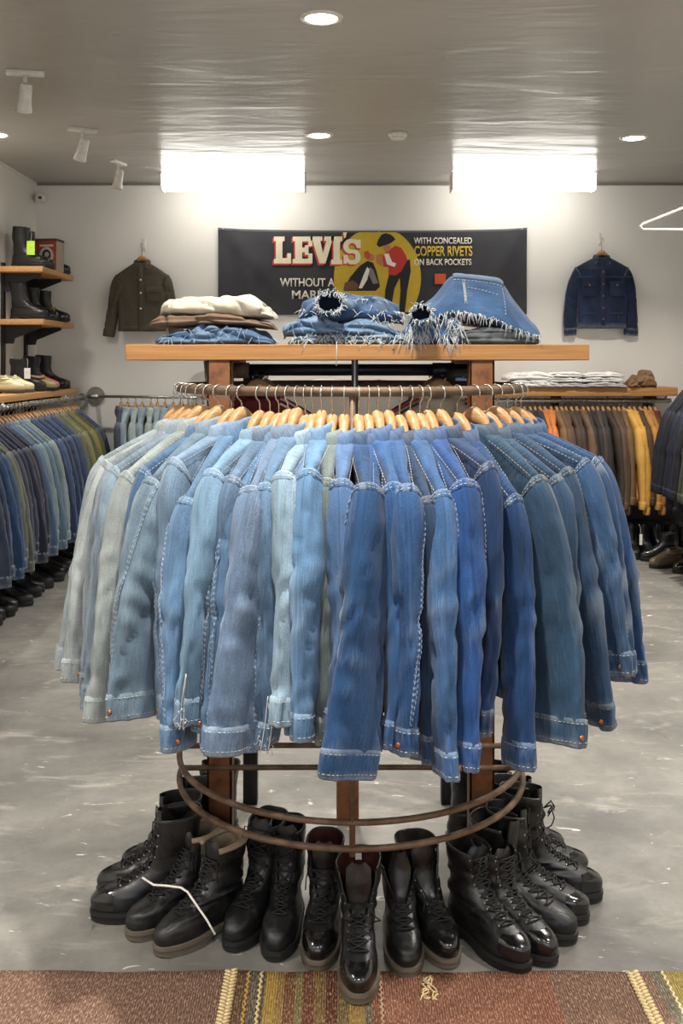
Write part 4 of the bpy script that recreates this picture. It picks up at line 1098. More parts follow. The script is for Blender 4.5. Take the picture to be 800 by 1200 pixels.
hang2 = {'o': hanger('wooden_hanger', 'x', (0, 0, 0), 0, None, drop=0.10, neck=1.165, rail_z=RZ, rail_r=0.012, lod=2)}
rail_row(P2, [pale_up(c) for c in pale], lambda i: ((-1.78 + i * 0.062 + rng.uniform(-.006, .006), 8.34, 1.165), pi / 2 + rng.uniform(-.1, .1)), 'jacket', ('the flanged back wall rail', 'the wall flange'), 'pale denim jackets on the back wall rail', hang2, [0.66] * 2)
brn = [(120, 96, 66), (150, 118, 74), (164, 132, 84), (54, 56, 62), (38, 38, 42), (50, 50, 54), (176, 104, 52), (182, 112, 58), (112, 84, 58), (90, 70, 52), (80, 62, 50), (70, 56, 46), (62, 50, 44), (96, 76, 58), (54, 44, 40), (42, 38, 38), (66, 58, 54), (46, 42, 42), (58, 46, 40),
       (84, 66, 50), (72, 56, 44), (104, 80, 54), (196, 150, 74), (190, 142, 66), (74, 54, 38), (166, 118, 58), (150, 104, 54), (84, 44, 32)]
P3 = [proto('work_jacket', 'x', 'jacket', None, 2, 0.70, 0.21, 0.10, 0.04, 'suede', 71 + k * 2.7, 0.055, -0.66 - .04 * k, 0.03) for k in range(3)]
hang3 = {'o': hanger('wooden_hanger', 'x', (0, 0, 0), 0, None, drop=0.10, neck=1.14, rail_z=1.24, rail_r=0.02, lod=2)}
rail_row(P3, brn, lambda i: ((1.44 + i * 0.0425 + rng.uniform(-.006, .006), 8.28, 1.14), pi / 2 + rng.uniform(-.12, .12)), 'work jacket', ('the rail below the folded tops', 'the rack'), 'brown and black work jackets on the back rail', hang3, [0.70] * 3)
drk = [(22, 24, 34), (26, 28, 36), (20, 21, 26), (24, 28, 42), (22, 26, 40), (30, 34, 48), (26, 26, 28), (58, 62, 50), (66, 70, 56), (50, 54, 46), (34, 36, 40), (28, 28, 32)]
P4 = [proto('work_coat', 'x', 'coat', None, 1, (0.92, 0.80)[k], 0.23, 0.19, 0.05, 'suede', 81 + k * 2.7, 0.06, -0.74, 0.06) for k in range(2)]
hang4 = {'o': hanger('wooden_hanger', 'x', (0, 0, 0), 0, None, drop=0.19, neck=1.39, rail_z=1.50, rail_r=0.017, lod=1)}
rail_row(P4, drk, lambda i: ((2.66, 7.52 - i * 0.088, 1.39), pi + rng.uniform(-.1, .12)), 'work coat', ('the black pipe rail', 'the back wall'), 'dark coats on the black pipe rail', hang4, [0.92, 0.80])

# garments hung face-out inside the round rack
FO = [(0, 0.16, (104, 34, 38), 'maroon melton jacket with pale piped shoulders'), (0, 0.25, (120, 40, 44), 'crimson jacket behind the maroon one'), (0, 0.34, (64, 30, 34), 'dark wine jacket at the back of the group'),
      (1, 0.16, (186, 176, 152), 'cream jacket with a red and navy striped shoulder'), (1, 0.25, (166, 152, 122), 'beige canvas jacket behind the cream one'), (1, 0.34, (52, 56, 72), 'navy jacket behind the beige one')]
for i, (g, y, c, words) in enumerate(FO):
    x = RX + ARMS[g]; nz = 1.44
    sl = [Sleeve(s, 0.085, 0.21, (s * 0.235, 0.0, -0.55), 0.0, 0.05, 0.02, 0.07, 0.03, seed=i + s) for s in (-1, 1)]
    t = thing('face_out_jacket', words + ', hung inside the round rack', 'jacket', (x, RY + y, nz - 0.6), 0, 'jackets hung face-out inside the round rack')
    garment(t, 0.6, c, drop=0.085, length=0.6, shw=0.21, thick=0.03, sleeves=sl, seed=90 + i, lod=1, squash=False, mat='suede', stitched=False)
    if i in (0, 3):
        for k, (o_, cc) in enumerate((((0.006, (190, 150, 150)), (0.022, (200, 170, 168))) if i == 0 else ((0.006, (150, 40, 44)), (0.020, (40, 44, 66))))):
            for s in (-1, 1):
                pts = [(s * q, -0.046 - o_ * 0.3, 0.6 + 0.010 - 0.085 * max(0, (q - 0.062) / 0.148) ** 1.1 - o_) for q in np.linspace(0.07, 0.20, 10)]
                MB().tube(pts, 0.004, 6).build('shoulder_stripe', flat('stripe_braid', cc), t)
    hanger('wire_hanger', f'slim hanger inside the {words.split(" with")[0].split(" behind")[0].split(" at ")[0]}', (x, RY + y, nz), 0, 'hangers on the face-out arms', drop=0.085, neck=nz, rail_z=1.512, rail_r=0.010, lod=1, fat=0.6)
# ------------------------------------------------------------------ boots
def interp(z, xs, ys): return np.interp(z, xs, ys)
class Boot:
    def __init__(s, h=0.255, lean=0.0, leany=0.0, seed=0.0, toe=1.0, slim=1.0, low=False):
        s.h, s.lean, s.leany, s.seed, s.toe, s.slim = h, lean, leany, seed, toe, slim
    def ring(s, z, phi, off=0.0):
        z = np.asarray(z, float); phi = np.asarray(phi, float)
        xh = np.interp(z, [.02, .05, .08, .12, .16, .2, .28], [-.136, -.139, -.134, -.125, -.122, -.124, -.128])
        xf = np.interp(z, [.02, .036, .050, .060, .068, .076, .084, .094, .106, .122, .145, .18, .28], [.146, .153, .155, .152, .145, .130, .106, .074, .044, .016, -.002, -.010, -.006])
        W = np.interp(z, [.02, .045, .065, .08, .1, .13, .16, .2, .28], [.047, .050, .047, .044, .041, .041, .043, .046, .050]) * s.slim
        xc, ax = (xh + xf) / 2, (xf - xh) / 2
        c, sn = np.cos(phi), np.sin(phi)
        x = xc + ax * np.sign(c) * np.abs(c) ** 0.86
        sh = np.interp(z, [.02, .07, .12], [1.0, 0.8, 0.0])
        f = np.interp(x, [-.14, -.08, -.02, .05, .085, .12, .155], [.80, .80, .78, .97, 1.0, .92, .80]) * sh + (1 - sh)
        p = 0.72
        y = W * f * np.sign(sn) * np.abs(sn) ** p
        k = np.clip((z - 0.10) / 0.15, 0, 1)
        q = np.stack([x * 22, y * 22, z * 30], -1)
        cre = (np.exp(-((z - 0.105) / 0.04) ** 2) + 0.5 * np.exp(-((z - 0.165) / 0.03) ** 2))
        d = 0.0040 * vnoise(q, s.seed) * (0.4 + k) + 0.0055 * cre * vnoise(np.stack([x * 14, y * 14, z * 90], -1), s.seed + 2) + 0.009 * k * vnoise(np.stack([x * 9, y * 9, z * 9], -1), s.seed + 4)
        d = d * np.clip((z - 0.028) / 0.03, 0, 1)
        nx, ny = c / ax, sn / W
        ln = np.sqrt(nx ** 2 + ny ** 2); nx, ny = nx / ln, ny / ln
        x = x + nx * (d + off) + s.lean * np.clip(z - 0.10, 0, 1) * (1 + 2 * np.clip(z - .1, 0, 1))
        y = y + ny * (d + off) + s.leany * np.clip(z - 0.10, 0, 1)
        return np.stack([x, y, z + 0 * x], -1)

def make_boot(t, h=0.255, lean=0.0, leany=0.0, seed=0.0, color=(17, 17, 18), lining=(40, 36, 32), polish=True, sole='sole', spread=0.16, laced=1.0, lod=0, zip_front=False, shaft_col=None, tongue_up=0.015, slim=1.0, tag_=None, loops=False, cap=True):
    B = Boot(h, lean, leany, seed, slim=slim)
    n, nzv, nzs = ((64, 22, 18), (36, 14, 9), (20, 10, 5))[lod]
    ph = np.arange(n) * 2 * pi / n
    ZS = 0.112
    zs = np.concatenate([np.linspace(.024, .06, nzv // 3), np.linspace(.062, ZS, nzv - nzv // 3)])
    Z, PH = np.meshgrid(zs, ph, indexing='ij')
    P = B.ring(Z, PH)
    wear = 0.25 * np.clip(vnoise(P * 30, seed + 1), 0, 1) * np.exp(-((Z - .05) / .03) ** 2)
    MB().loft(P, True, True, False, wear=wear.ravel()).build('vamp', M['leather'], t).color = (*lin(color), 1)
    gap = lambda z: np.interp(z, [ZS, ZS + .03, h], [0.16, 0.34 + spread * 0.5, 0.42 + spread * 1.6])
    zt = np.linspace(ZS - 0.006, h, nzs)
    rows, rin = [], []
    for z in zt:
        g = gap(z) if not zip_front else 0.0
        pp = np.linspace(g, 2 * pi - g, n)
        e = 1.0 if not zip_front else 1
        bulge = 0.012 * ((z - ZS) / (h - ZS)) ** 2 * spread * 4
        top = 0.010 * np.cos(pp) * ((z - ZS) / (h - ZS))
        o = B.ring(np.full(n, z), pp, 0.0012 + bulge * 0.5); o[:, 2] += -top * 0.5
        i_ = B.ring(np.full(n, z), pp, -0.0035 + bulge * 0.5); i_[:, 2] += -top * 0.5
        rows.append(o); rin.append(i_)
    rows = np.array(rows); rin = np.array(rin)
    b = MB(); b.loft(rows, zip_front); b.loft(np.array([rows[-1], rows[-1] * [1, 1, 1] + [0, 0, 0.002], rin[-1] + [0, 0, 0.002], rin[-1]]), zip_front)
    if not zip_front:
        for col_ in (0, -1):
            b.loft(np.stack([rows[:, col_], rin[:, col_]], 0 if col_ else 0).swapaxes(0, 0), False)
    sh = b.build('shaft', M['leather'], t); sh.color = (*lin(shaft_col or color), 1)
    li = MB(); li.loft(rin[::-1], zip_front); li.build('lining', M['suede'], t).color = (*lin(lining), 1)
    if lod < 2:
        rim = MB().tube(rows[-1] * 0.5 + rin[-1] * 0.5 + [0, 0, 0.003], 0.0075 if 100 < lining[0] < 160 and lod == 0 else 0.003, 6, closed=zip_front)
        rim.build('top_binding', M['suede'] if lining[0] > 90 else M['leather'], t).color = (*lin(lining if lining[0] > 90 else color), 1)
    if not zip_front:
        zz = np.linspace(0.098, h + tongue_up, 12 if lod == 0 else 7)
        R = []
        for z in zz:
            c = B.ring(np.array(z).clip(0, h), np.array(0.0), -0.007); w = 0.020 + 0.012 * min(1, max(0, (z - ZS) / 0.08))
            a = np.linspace(-1, 1, 9)
            x = c[0] - 0.010 * a ** 2 - 0.05 * max(0, z - h)
            R.append(np.stack([x, c[1] + a * w * (1 if z < h else max(0.35, 1 - (z - h) / tongue_up * 0.5)), np.full(9, z)], 1))
        R = np.array(R); R2 = R.copy(); R2[..., 0] -= 0.004
        tb = MB(); tb.loft(R, False); tb.loft(R2[::-1], False)
        tb.build('tongue', M['leather'], t).color = (*lin(color), 1)
    # sole and heel
    so = MB(); nn = (48, 30, 18)[lod]; p2 = np.arange(nn) * 2 * pi / nn
    base = B.ring(np.full(nn, 0.03), p2, 0.0)
    rr = []
    for z, o in ((0.030, 0.001), (0.029, 0.007), (0.020, 0.0075), (0.018, 0.0055), (0.010, 0.0055), (0.009, 0.003)):
        q = B.ring(np.full(nn, 0.03), p2, o); q[:, 2] = z
        x = q[:, 0]; low = np.interp(x, [-.06, -.045, .0, .03, .12, .16], [0.012, .012, .010, 0.0, 0.0, 0.006])
        if z < 0.015: q[:, 2] = np.where(x < -.05, 0.012, low + (z - 0.009))
        rr.append(q)
    so.loft(np.array(rr[::-1]), True, True, True)
    so.build('sole', M[sole], t, sharp=45)
    hp = np.linspace(-1, 1, 14)
    ol = [(-0.050, -0.036), (-0.050, 0.036)]; arc = [(-0.095 - 0.050 * cos(a), 0.040 * sin(a)) for a in np.linspace(pi / 2, -pi / 2, 14)]
    ol = [(-0.050, -0.039)] + [(-0.050, 0.039)] + arc
    hb = MB().prism(ol[::-1], (0, 0, 0.0), (1, 0, 0), (0, 1, 0), 0.020)
    hb.build('heel', M[sole], t, smooth=False)
    if cap:
        zc = np.linspace(0.028, 0.0815, 14 if lod == 0 else 8); R = []
        for z in zc:
            xr = 0.096 - 0.0 * z
            k = 21 if lod == 0 else 11
            a = np.linspace(-pi / 2, pi / 2, 400); px_ = B.ring(np.full(400, z), a, 0)[:, 0]
            ok = np.where(px_ > xr)[0]
            if len(ok) < 2:
                R.append(B.ring(np.full(k, z), np.linspace(-.02, .02, k), 0.0015)); break
            R.append(B.ring(np.full(k, z), np.linspace(a[ok[0]], a[ok[-1]], k), 0.0016))
        MB().loft(np.array(R), False).build('toe_cap', M['polished'] if polish else M['leather'], t).color = (*lin(color), 1)
    if lod == 0 and not zip_front:
        ne = 9; zz = np.concatenate([np.linspace(0.090, 0.118, 4), np.linspace(0.13, h - 0.012, ne - 4)])
        eb = MB(); L, Rr = [], []
        for z in zz:
            g = gap(z) + 0.12 if z > ZS else 0.42
            for sd, lst in ((1, L), (-1, Rr)):
                p = B.ring(np.array(z), np.array(sd * g), 0.0025); lst.append(p)
                nrm = p - B.ring(np.array(z), np.array(sd * g), -0.002); nrm /= np.linalg.norm(nrm)
                eb.tube([p - nrm * 0.001, p + nrm * 0.0012], 0.0036, 8)
        e_ = eb.build('eyelets', M['black_iron'] if not polish else M['steel'], t); e_['kind'] = 'stuff'
        m = max(3, int(len(zz) * laced)); lb = MB(); out = np.array([0.006, 0, 0.002])
        for k in range(m):
            a, b_ = L[k] + out * 0.4, Rr[k] + out * 0.4
            mid = (a + b_) / 2 + out
            lb.tube([a, a * .6 + mid * .4 + out * .3, mid, b_ * .6 + mid * .4 + out * .3, b_], 0.0021, 6)
            if k < m - 1:
                for u, v in ((L[k], Rr[k + 1]), (Rr[k], L[k + 1])):
                    md = (u + v) / 2 + out * 1.5
                    lb.tube([u + out * .4, u * .6 + md * .4 + out * .2, md, v * .6 + md * .4 + out * .2, v + out * .4], 0.0021, 6)
        if loops:
            r_ = random.Random(int(seed * 10)); c = (L[m - 1] + Rr[m - 1]) / 2 + out * 2
            for k in range(4):
                dy = r_.uniform(-.05, .05); dz = r_.uniform(-.05, .0)
                lb.tube([c, c + [0.02, dy * .6, 0.012], c + [0.03, dy, dz * .5], c + [0.022, dy * 1.3, dz], c + [0.012, dy * .8, dz - .01]], 0.0019, 6)
        else:
            for a in (L[m - 1], Rr[m - 1]):
                sg = 1 if a[1] > B.leany * .1 else -1
                lb.tube([a + out * .3, a + [0.012, sg * 0.004, 0.008], a + [0.014, sg * 0.010, -0.02], a + [0.012, sg * 0.012, -0.05]], 0.0019, 6)
        l_ = lb.build('laces', M['lace'], t); l_['kind'] = 'stuff'
    if tag_:
        MB().box((B.ring(np.array(h), np.array(pi), 0.0)[0] + 0.012, 0.0, h - 0.012), (0.003, 0.016, 0.016)).build('label_patch', M['paper'], t, smooth=False)
    return t

def boot(label, toe, head, group='black combat boots around the foot of the rack', **kw):
    """toe: floor position of the toe tip, head: direction the boot points"""
    d = np.array(head, float); d /= np.linalg.norm(d)
    s = kw.pop('size', 1.0)
    loc = np.array(toe) - d * 0.158 * s
    t = thing('combat_boot', label, 'boot', (loc[0], loc[1], kw.pop('z', 0.0)), math.atan2(d[1], d[0]), group)
    t.scale = (s, s, s)
    return make_boot(t, **kw)
DR = (60, 22, 18)
boot("black boot nearest the camera with polished toe, standing on the rug", (0.051, 2.425), (-0.02, -1), seed=1.1, h=.235, spread=.30, lining=DR, laced=.75, tag_=True, loops=True, sole='tan_sole', size=1.02, z=0.009)
boot('black boot with dark red lining, beside the boot on the rug', (-0.054, 2.575), (-0.10, -1), seed=2.3, h=.235, spread=.22, lining=DR, laced=.8, sole='tan_sole', size=1.0, polish=True)
boot('black boot with high floppy tongue and tan welt at the rug tassel', (0.178, 2.545), (0.05, -1), seed=3.2, h=.185, spread=.34, laced=.55, sole='tan_sole', tongue_up=.045, lean=-.1, polish=False)
boot('black boot with wide open shaft and shiny toe, behind the rug tassel', (0.292, 2.585), (0.26, -1), seed=4.1, h=.225, spread=.50, laced=.45, sole='tan_sole', lean=.02, leany=-.12)
boot('tall black laced boot with grey sole beside the rusty post, outer one of pair', (-0.285, 2.66), (-0.42, -1), seed=5.6, h=.265, spread=.08, laced=1.0, size=1.0, polish=False)
boot('tall black laced boot with grey sole beside the rusty post, inner one of pair', (-0.165, 2.615), (-0.13, -1), seed=6.4, h=.258, spread=.08, laced=1.0, size=1.0, polish=False)
boot('scuffed black boot with tan collar tied by white string, outer one of pair', (-0.565, 2.72), (-0.82, -0.72), seed=7.7, h=.225, spread=.18, lining=(150, 134, 112), laced=.9, sole='tan_sole', polish=False, lean=-.05)
boot('scuffed black boot with tan collar tied by white string, inner one of pair', (-0.475, 2.645), (-0.78, -0.80), seed=8.2, h=.225, spread=.18, lining=(150, 134, 112), laced=.9, sole='tan_sole', polish=False, lean=-.05)
boot('large black cap-toe boot pointing out past the pale jackets, front one of row', (-0.690, 2.83), (-1, -.22), seed=9.5, h=.262, spread=.12, laced=.9, size=1.04, lean=-.03)
boot('large black cap-toe boot pointing out past the pale jackets, second of row', (-0.700, 2.95), (-1, -.12), seed=10.4, h=.265, spread=.14, laced=.9, size=1.02, lean=-.03)
boot('black cap-toe boot pointing out past the pale jackets, third of row', (-0.655, 3.08), (-1, -.02), seed=11.4, h=.265, spread=.25, laced=.7, leany=-.1)
boot('black cap-toe boot pointing out past the pale jackets, rearmost of row', (-0.60, 3.21), (-1, .06), seed=12.4, h=.28, spread=.15, laced=.8)
boot('black boot with mirror toe under the indigo jackets, first from the rug', (0.482, 2.565), (0.62, -1), seed=13.1, h=.225, spread=.10, laced=1.0, loops=True, size=1.05, lean=.0)
boot('black boot with mirror toe under the indigo jackets, second from the rug', (0.560, 2.60), (0.70, -.9), seed=14.1, h=.225, spread=.10, laced=1.0, loops=False, size=1.0)
boot('matte black boot with gaping shaft under the indigo jackets', (0.640, 2.705), (0.9, -.62), seed=15.2, h=.26, spread=.40, laced=.7, polish=False, loops=True, size=1.04, cap=False)
boot('black boot with rounded polished toe behind the gaping matte boot', (0.700, 2.81), (1, -.36), seed=16.2, h=.275, spread=.12, laced=.9, loops=True)
boot('black cap-toe boot reaching furthest out over the bare concrete', (0.768, 2.93), (1, -.22), seed=17.2, h=.285, spread=.2, laced=.9, loops=True, size=1.03)
boot('black boot behind the boot that reaches furthest out', (0.758, 3.06), (1, -.08), seed=18.2, h=.28, spread=.15, laced=.8, loops=True)
boot('small black boot toe near the back of the dark jacket side', (0.712, 3.19), (1, .02), seed=19.2, h=.28, spread=.15, laced=.8, loops=True)
boot('rearmost black boot of the dark jacket side', (0.650, 3.31), (1, .1), seed=20.2, h=.28, spread=.15, laced=.8)
st = MB().tube([(-0.535, 2.79, 0.135), (-0.50, 2.765, 0.128), (-0.462, 2.745, 0.136), (-0.42, 2.728, 0.140), (-0.40, 2.715, 0.135), (-0.372, 2.700, 0.105), (-0.345, 2.688, 0.075), (-0.322, 2.678, 0.042)], 0.003, 6)
tag(st.build('string', M['white']), 'white string tied across the pair of tan-collared boots', 'string')

# boots on the floor below the wall rails
def boot_row(pr, places, lab, group):
    for i, (x, y, a, l) in enumerate(places):
        if not pr.get('placed'):
            pr.location = (x, y, 0); pr.rotation_euler = (0, 0, a); pr['label'] = l; pr['group'] = group; pr['placed'] = 1
        else: dup(pr, (x, y, 0), a, l, group)
low = make_boot(thing('leather_boot', 'x', 'boot'), lod=1, seed=31, h=.24, spread=.15, polish=False)
low2 = make_boot(thing('leather_boot', 'x', 'boot'), lod=1, seed=33, h=.21, spread=.05, polish=True, zip_front=True)
r_ = random.Random(9)
pl = [(-2.13 + r_.uniform(-.04, .03) + (0.03 if k % 2 else 0), 8.1 - k * 0.125, r_.uniform(-.25, .15), f'black boot on the floor under the side wall rail, {nth(k)} from the room corner') for k in range(20)]
boot_row(low, pl, '', 'black boots on the floor under the side rail')
pl2 = [(-2.40 + r_.uniform(-.03, .03), 7.9 - k * 0.14, r_.uniform(-.2, .2), f'black boot in the inner floor row under the side rail, {nth(k)} from the corner') for k in range(14)]
boot_row(low2, pl2, '', 'inner row of black boots under the side rail')
pl3 = [(2.36 + k * 0.11, 8.12, -pi / 2 + r_.uniform(-.2, .2), f'black boot on the floor under the work jackets, {nth(k)} from the round rack') for k in range(5)]
pl3 += [(1.75 + k * 0.11, 8.2, -pi / 2 + r_.uniform(-.2, .2), f'black boot deeper under the work jackets, {nth(k)} from the round rack') for k in range(5)]
boot_row(low, pl3, '', 'black boots on the floor under the work jackets')
tg = thing('price_tag', 'white paper price tag hanging on a boot under the work jackets', 'tag', (2.385, 7.98, 0.10))
MB().box((0, 0, 0.06), (0.022, 0.002, 0.085)).build('card', M['paper'], tg, smooth=False)
MB().tube([(0, 0, 0.10), (0.002, 0.02, 0.15), (0.0, 0.05, 0.17)], 0.0012, 4).build('loop', M['white'], tg)
shoe = make_boot(thing('brown_boot', 'low brown leather boot on the concrete near the dark coats', 'boot', (2.50, 7.70, 0), pi + .35), lod=1, seed=35, h=.13, color=(92, 78, 60), lining=(60, 50, 40), polish=False, spread=.1)
pl4 = [(2.52, 7.95, pi + .1, 'black boot behind the low brown boot'), (2.62, 7.50, pi + .2, 'black boot in front of the low brown boot'), (2.66, 7.30, pi - .1, 'black boot under the near end of the dark coats'), (2.70, 7.83, pi, 'black boot tucked behind the low brown boot by the coats')]
boot_row(low2, pl4, '', 'black boots under the dark coats')
bench = thing('floor_bench', 'low black painted bench with back board under the work jackets', 'bench', (2.1, 8.42, 0))
MB().box((0, 0.15, 0.26), (1.7, 0.02, 0.52)).build('back_board', M['black_board'], bench, smooth=False)  # black panel added to darken the white wall below the jackets
MB().box((0, 0, 0.215), (1.5, 0.28, 0.03)).build('bench_top', M['black_board'], bench, bevel=.003)
for x in (-0.7, 0, 0.7): MB().box((x, 0, 0.10), (0.04, 0.26, 0.20)).build('leg', M['black_board'], bench, smooth=False)

# ------------------------------------------------------------------ boots and boxes on the side wall shelves
def shelf_boot(label, x, y, z, rz, s=1.0, **kw):
    t = thing('leather_boot', label, 'boot', (x, y, z), rz, 'boots on the wall shelves'); t.scale = (s, s, s)
    return make_boot(t, lod=1, **kw)
Z1, Z2, Z3 = 2.272, 1.877, 1.335
shelf_boot('black pull-on boot with a yellow-green card, on the top shelf', -2.33, 7.70, Z1, -.12, h=.30, seed=41, zip_front=True, polish=True)
shelf_boot('black pull-on boot behind the carded boot on the top shelf', -2.34, 7.86, Z1, -.05, h=.29, seed=42, zip_front=True)
shelf_boot('black boot toe past the red tin on the top shelf', -2.335, 8.33, Z1, -.2, h=.20, seed=43, zip_front=True)
ct = thing('price_card', 'yellow-green card hung on a top shelf boot', 'tag', (-2.30, 7.625, Z1 + 0.09))
MB().box((0, 0, 0.05), (0.06, 0.003, 0.105)).build('card', M['neon_tag'], ct, smooth=False)
MB().tube([(0, 0, 0.10), (0.0, 0.02, 0.16), (-0.02, 0.05, 0.19)], 0.0015, 4).build('loop', M['white'], ct)
bx = thing('tin_box', 'red and cream printed tin box on the top shelf', 'box', (-2.30, 8.08, Z1), -0.1)
MB().box((0, 0, 0.125), (0.20, 0.16, 0.25)).build('box_body', flat('grey_card', (150, 140, 124)), bx, bevel=0.003)
MB().box((0, 0, 0.246), (0.205, 0.165, 0.02)).build('lid', flat('dark_lid', (70, 58, 50)), bx, bevel=0.002)
MB().box((0.005, -0.0815, 0.12), (0.188, 0.003, 0.23)).build('printed_panel', flat('red_panel', (172, 66, 46)), bx, smooth=False)
def oval(w, h_, zc, y, col, nm, xo=0.0):
    MB().prism([(w * cos(a) + xo, zc + h_ * sin(a)) for a in np.linspace(0, 2 * pi, 20, endpoint=False)], (0.0, y, 0), (1, 0, 0), (0, 0, 1), 0.0012).build(nm, flat(nm + '_ink', col), bx, smooth=False)
oval(0.058, 0.07, 0.12, -0.0832, (206, 196, 176), 'printed_oval', 0.02)
oval(0.036, 0.045, 0.125, -0.0846, (56, 40, 36), 'printed_emblem', 0.02)
oval(0.018, 0.020, 0.13, -0.0860, (190, 180, 160), 'printed_spot', 0.024)
MB().box((0.02, -0.084, 0.20), (0.11, 0.002, 0.016)).build('printed_bar', flat('bar_ink', (216, 206, 186)), bx, smooth=False)
MB().box((0.02, -0.084, 0.035), (0.11, 0.002, 0.016)).build('printed_bar', flat('bar_ink2', (216, 206, 186)), bx, smooth=False)
shelf_boot('slouched black lace boot at the front of the middle shelf', -2.34, 7.70, Z2, -.15, h=.27, seed=44, spread=.2, polish=False, lean=-.08)
shelf_boot('black engineer boot behind the slouched one on the middle shelf', -2.34, 7.98, Z2, -.05, h=.26, seed=45, zip_front=True)
hb = shelf_boot('black boot with yellow flower harness on the middle shelf', -2.315, 8.22, Z2, -.1, h=.25, seed=46, zip_front=True)
MB().tube(Boot(.25, 0, 0, 46).ring(np.full(24, .115), np.arange(24) * 2 * pi / 24, 0.003), 0.008, 6, closed=True).build('harness_strap', M['leather'], hb).color = (*lin((90, 80, 60)), 1)
fl = MB()
for k in range(7):
    a = k * 2 * pi / 7; fl.lathe((0.03 + 0.014 * cos(a), -0.046, 0.10 + 0.014 * sin(a)), [(0.002, -0.006), (0.010, 0), (0.002, 0.006)], 8)
fl.build('flower_ornament', flat('yellow_leather', (206, 160, 50)), hb)['kind'] = 'stuff'
shelf_boot('black short boot with white tag at the front of the bottom shelf', -2.33, 7.62, Z3, -.2, h=.235, seed=47, spread=.2, polish=False)
t2 = thing('price_tag', 'white paper tag on a bottom shelf boot', 'tag', (-2.30, 7.54, Z3 + 0.09))
MB().box((0, 0, 0.045), (0.045, 0.003, 0.08)).build('card', M['paper'], t2, smooth=False)
MB().tube([(0, 0, 0.08), (-0.006, 0.03, 0.14), (-0.02, 0.05, 0.16)], 0.0015, 4).build('loop', M['white'], t2)
shelf_boot('tall black boot at the back of the bottom shelf', -2.335, 8.30, Z3, -.05, h=.27, seed=48, zip_front=True)
shelf_boot('black boot standing mid bottom shelf behind pink shoes', -2.36, 8.06, Z3, -.05, h=.26, seed=49, zip_front=True)
shelf_boot('pink flowered low shoe on the bottom shelf', -2.29, 7.88, Z3, -.25, h=.115, seed=50, color=(188, 98, 108), lining=(200, 170, 160), polish=False, spread=.2, s=.95, cap=False)
shelf_boot('olive and pink patterned low shoe on the bottom shelf', -2.26, 7.76, Z3, -.3, h=.115, seed=51, color=(140, 124, 84), lining=(190, 140, 140), polish=False, spread=.2, s=.9)
shelf_boot('cream canvas shoe lying at the near end of the bottom shelf', -2.31, 7.28, Z3, -.2, h=.12, seed=52, color=(206, 198, 160), lining=(180, 170, 140), polish=False, sole='tan_sole', s=.95)
shelf_boot('second cream canvas shoe nearer along the bottom shelf', -2.31, 7.08, Z3, -.25, h=.12, seed=53, color=(206, 198, 160), lining=(180, 170, 140), polish=False, sole='tan_sole', s=.95)
shelf_boot('black boot standing on the long back shelf behind the rusty post', -1.03, 8.32, 1.35, -1.2, h=.25, seed=54, polish=False)
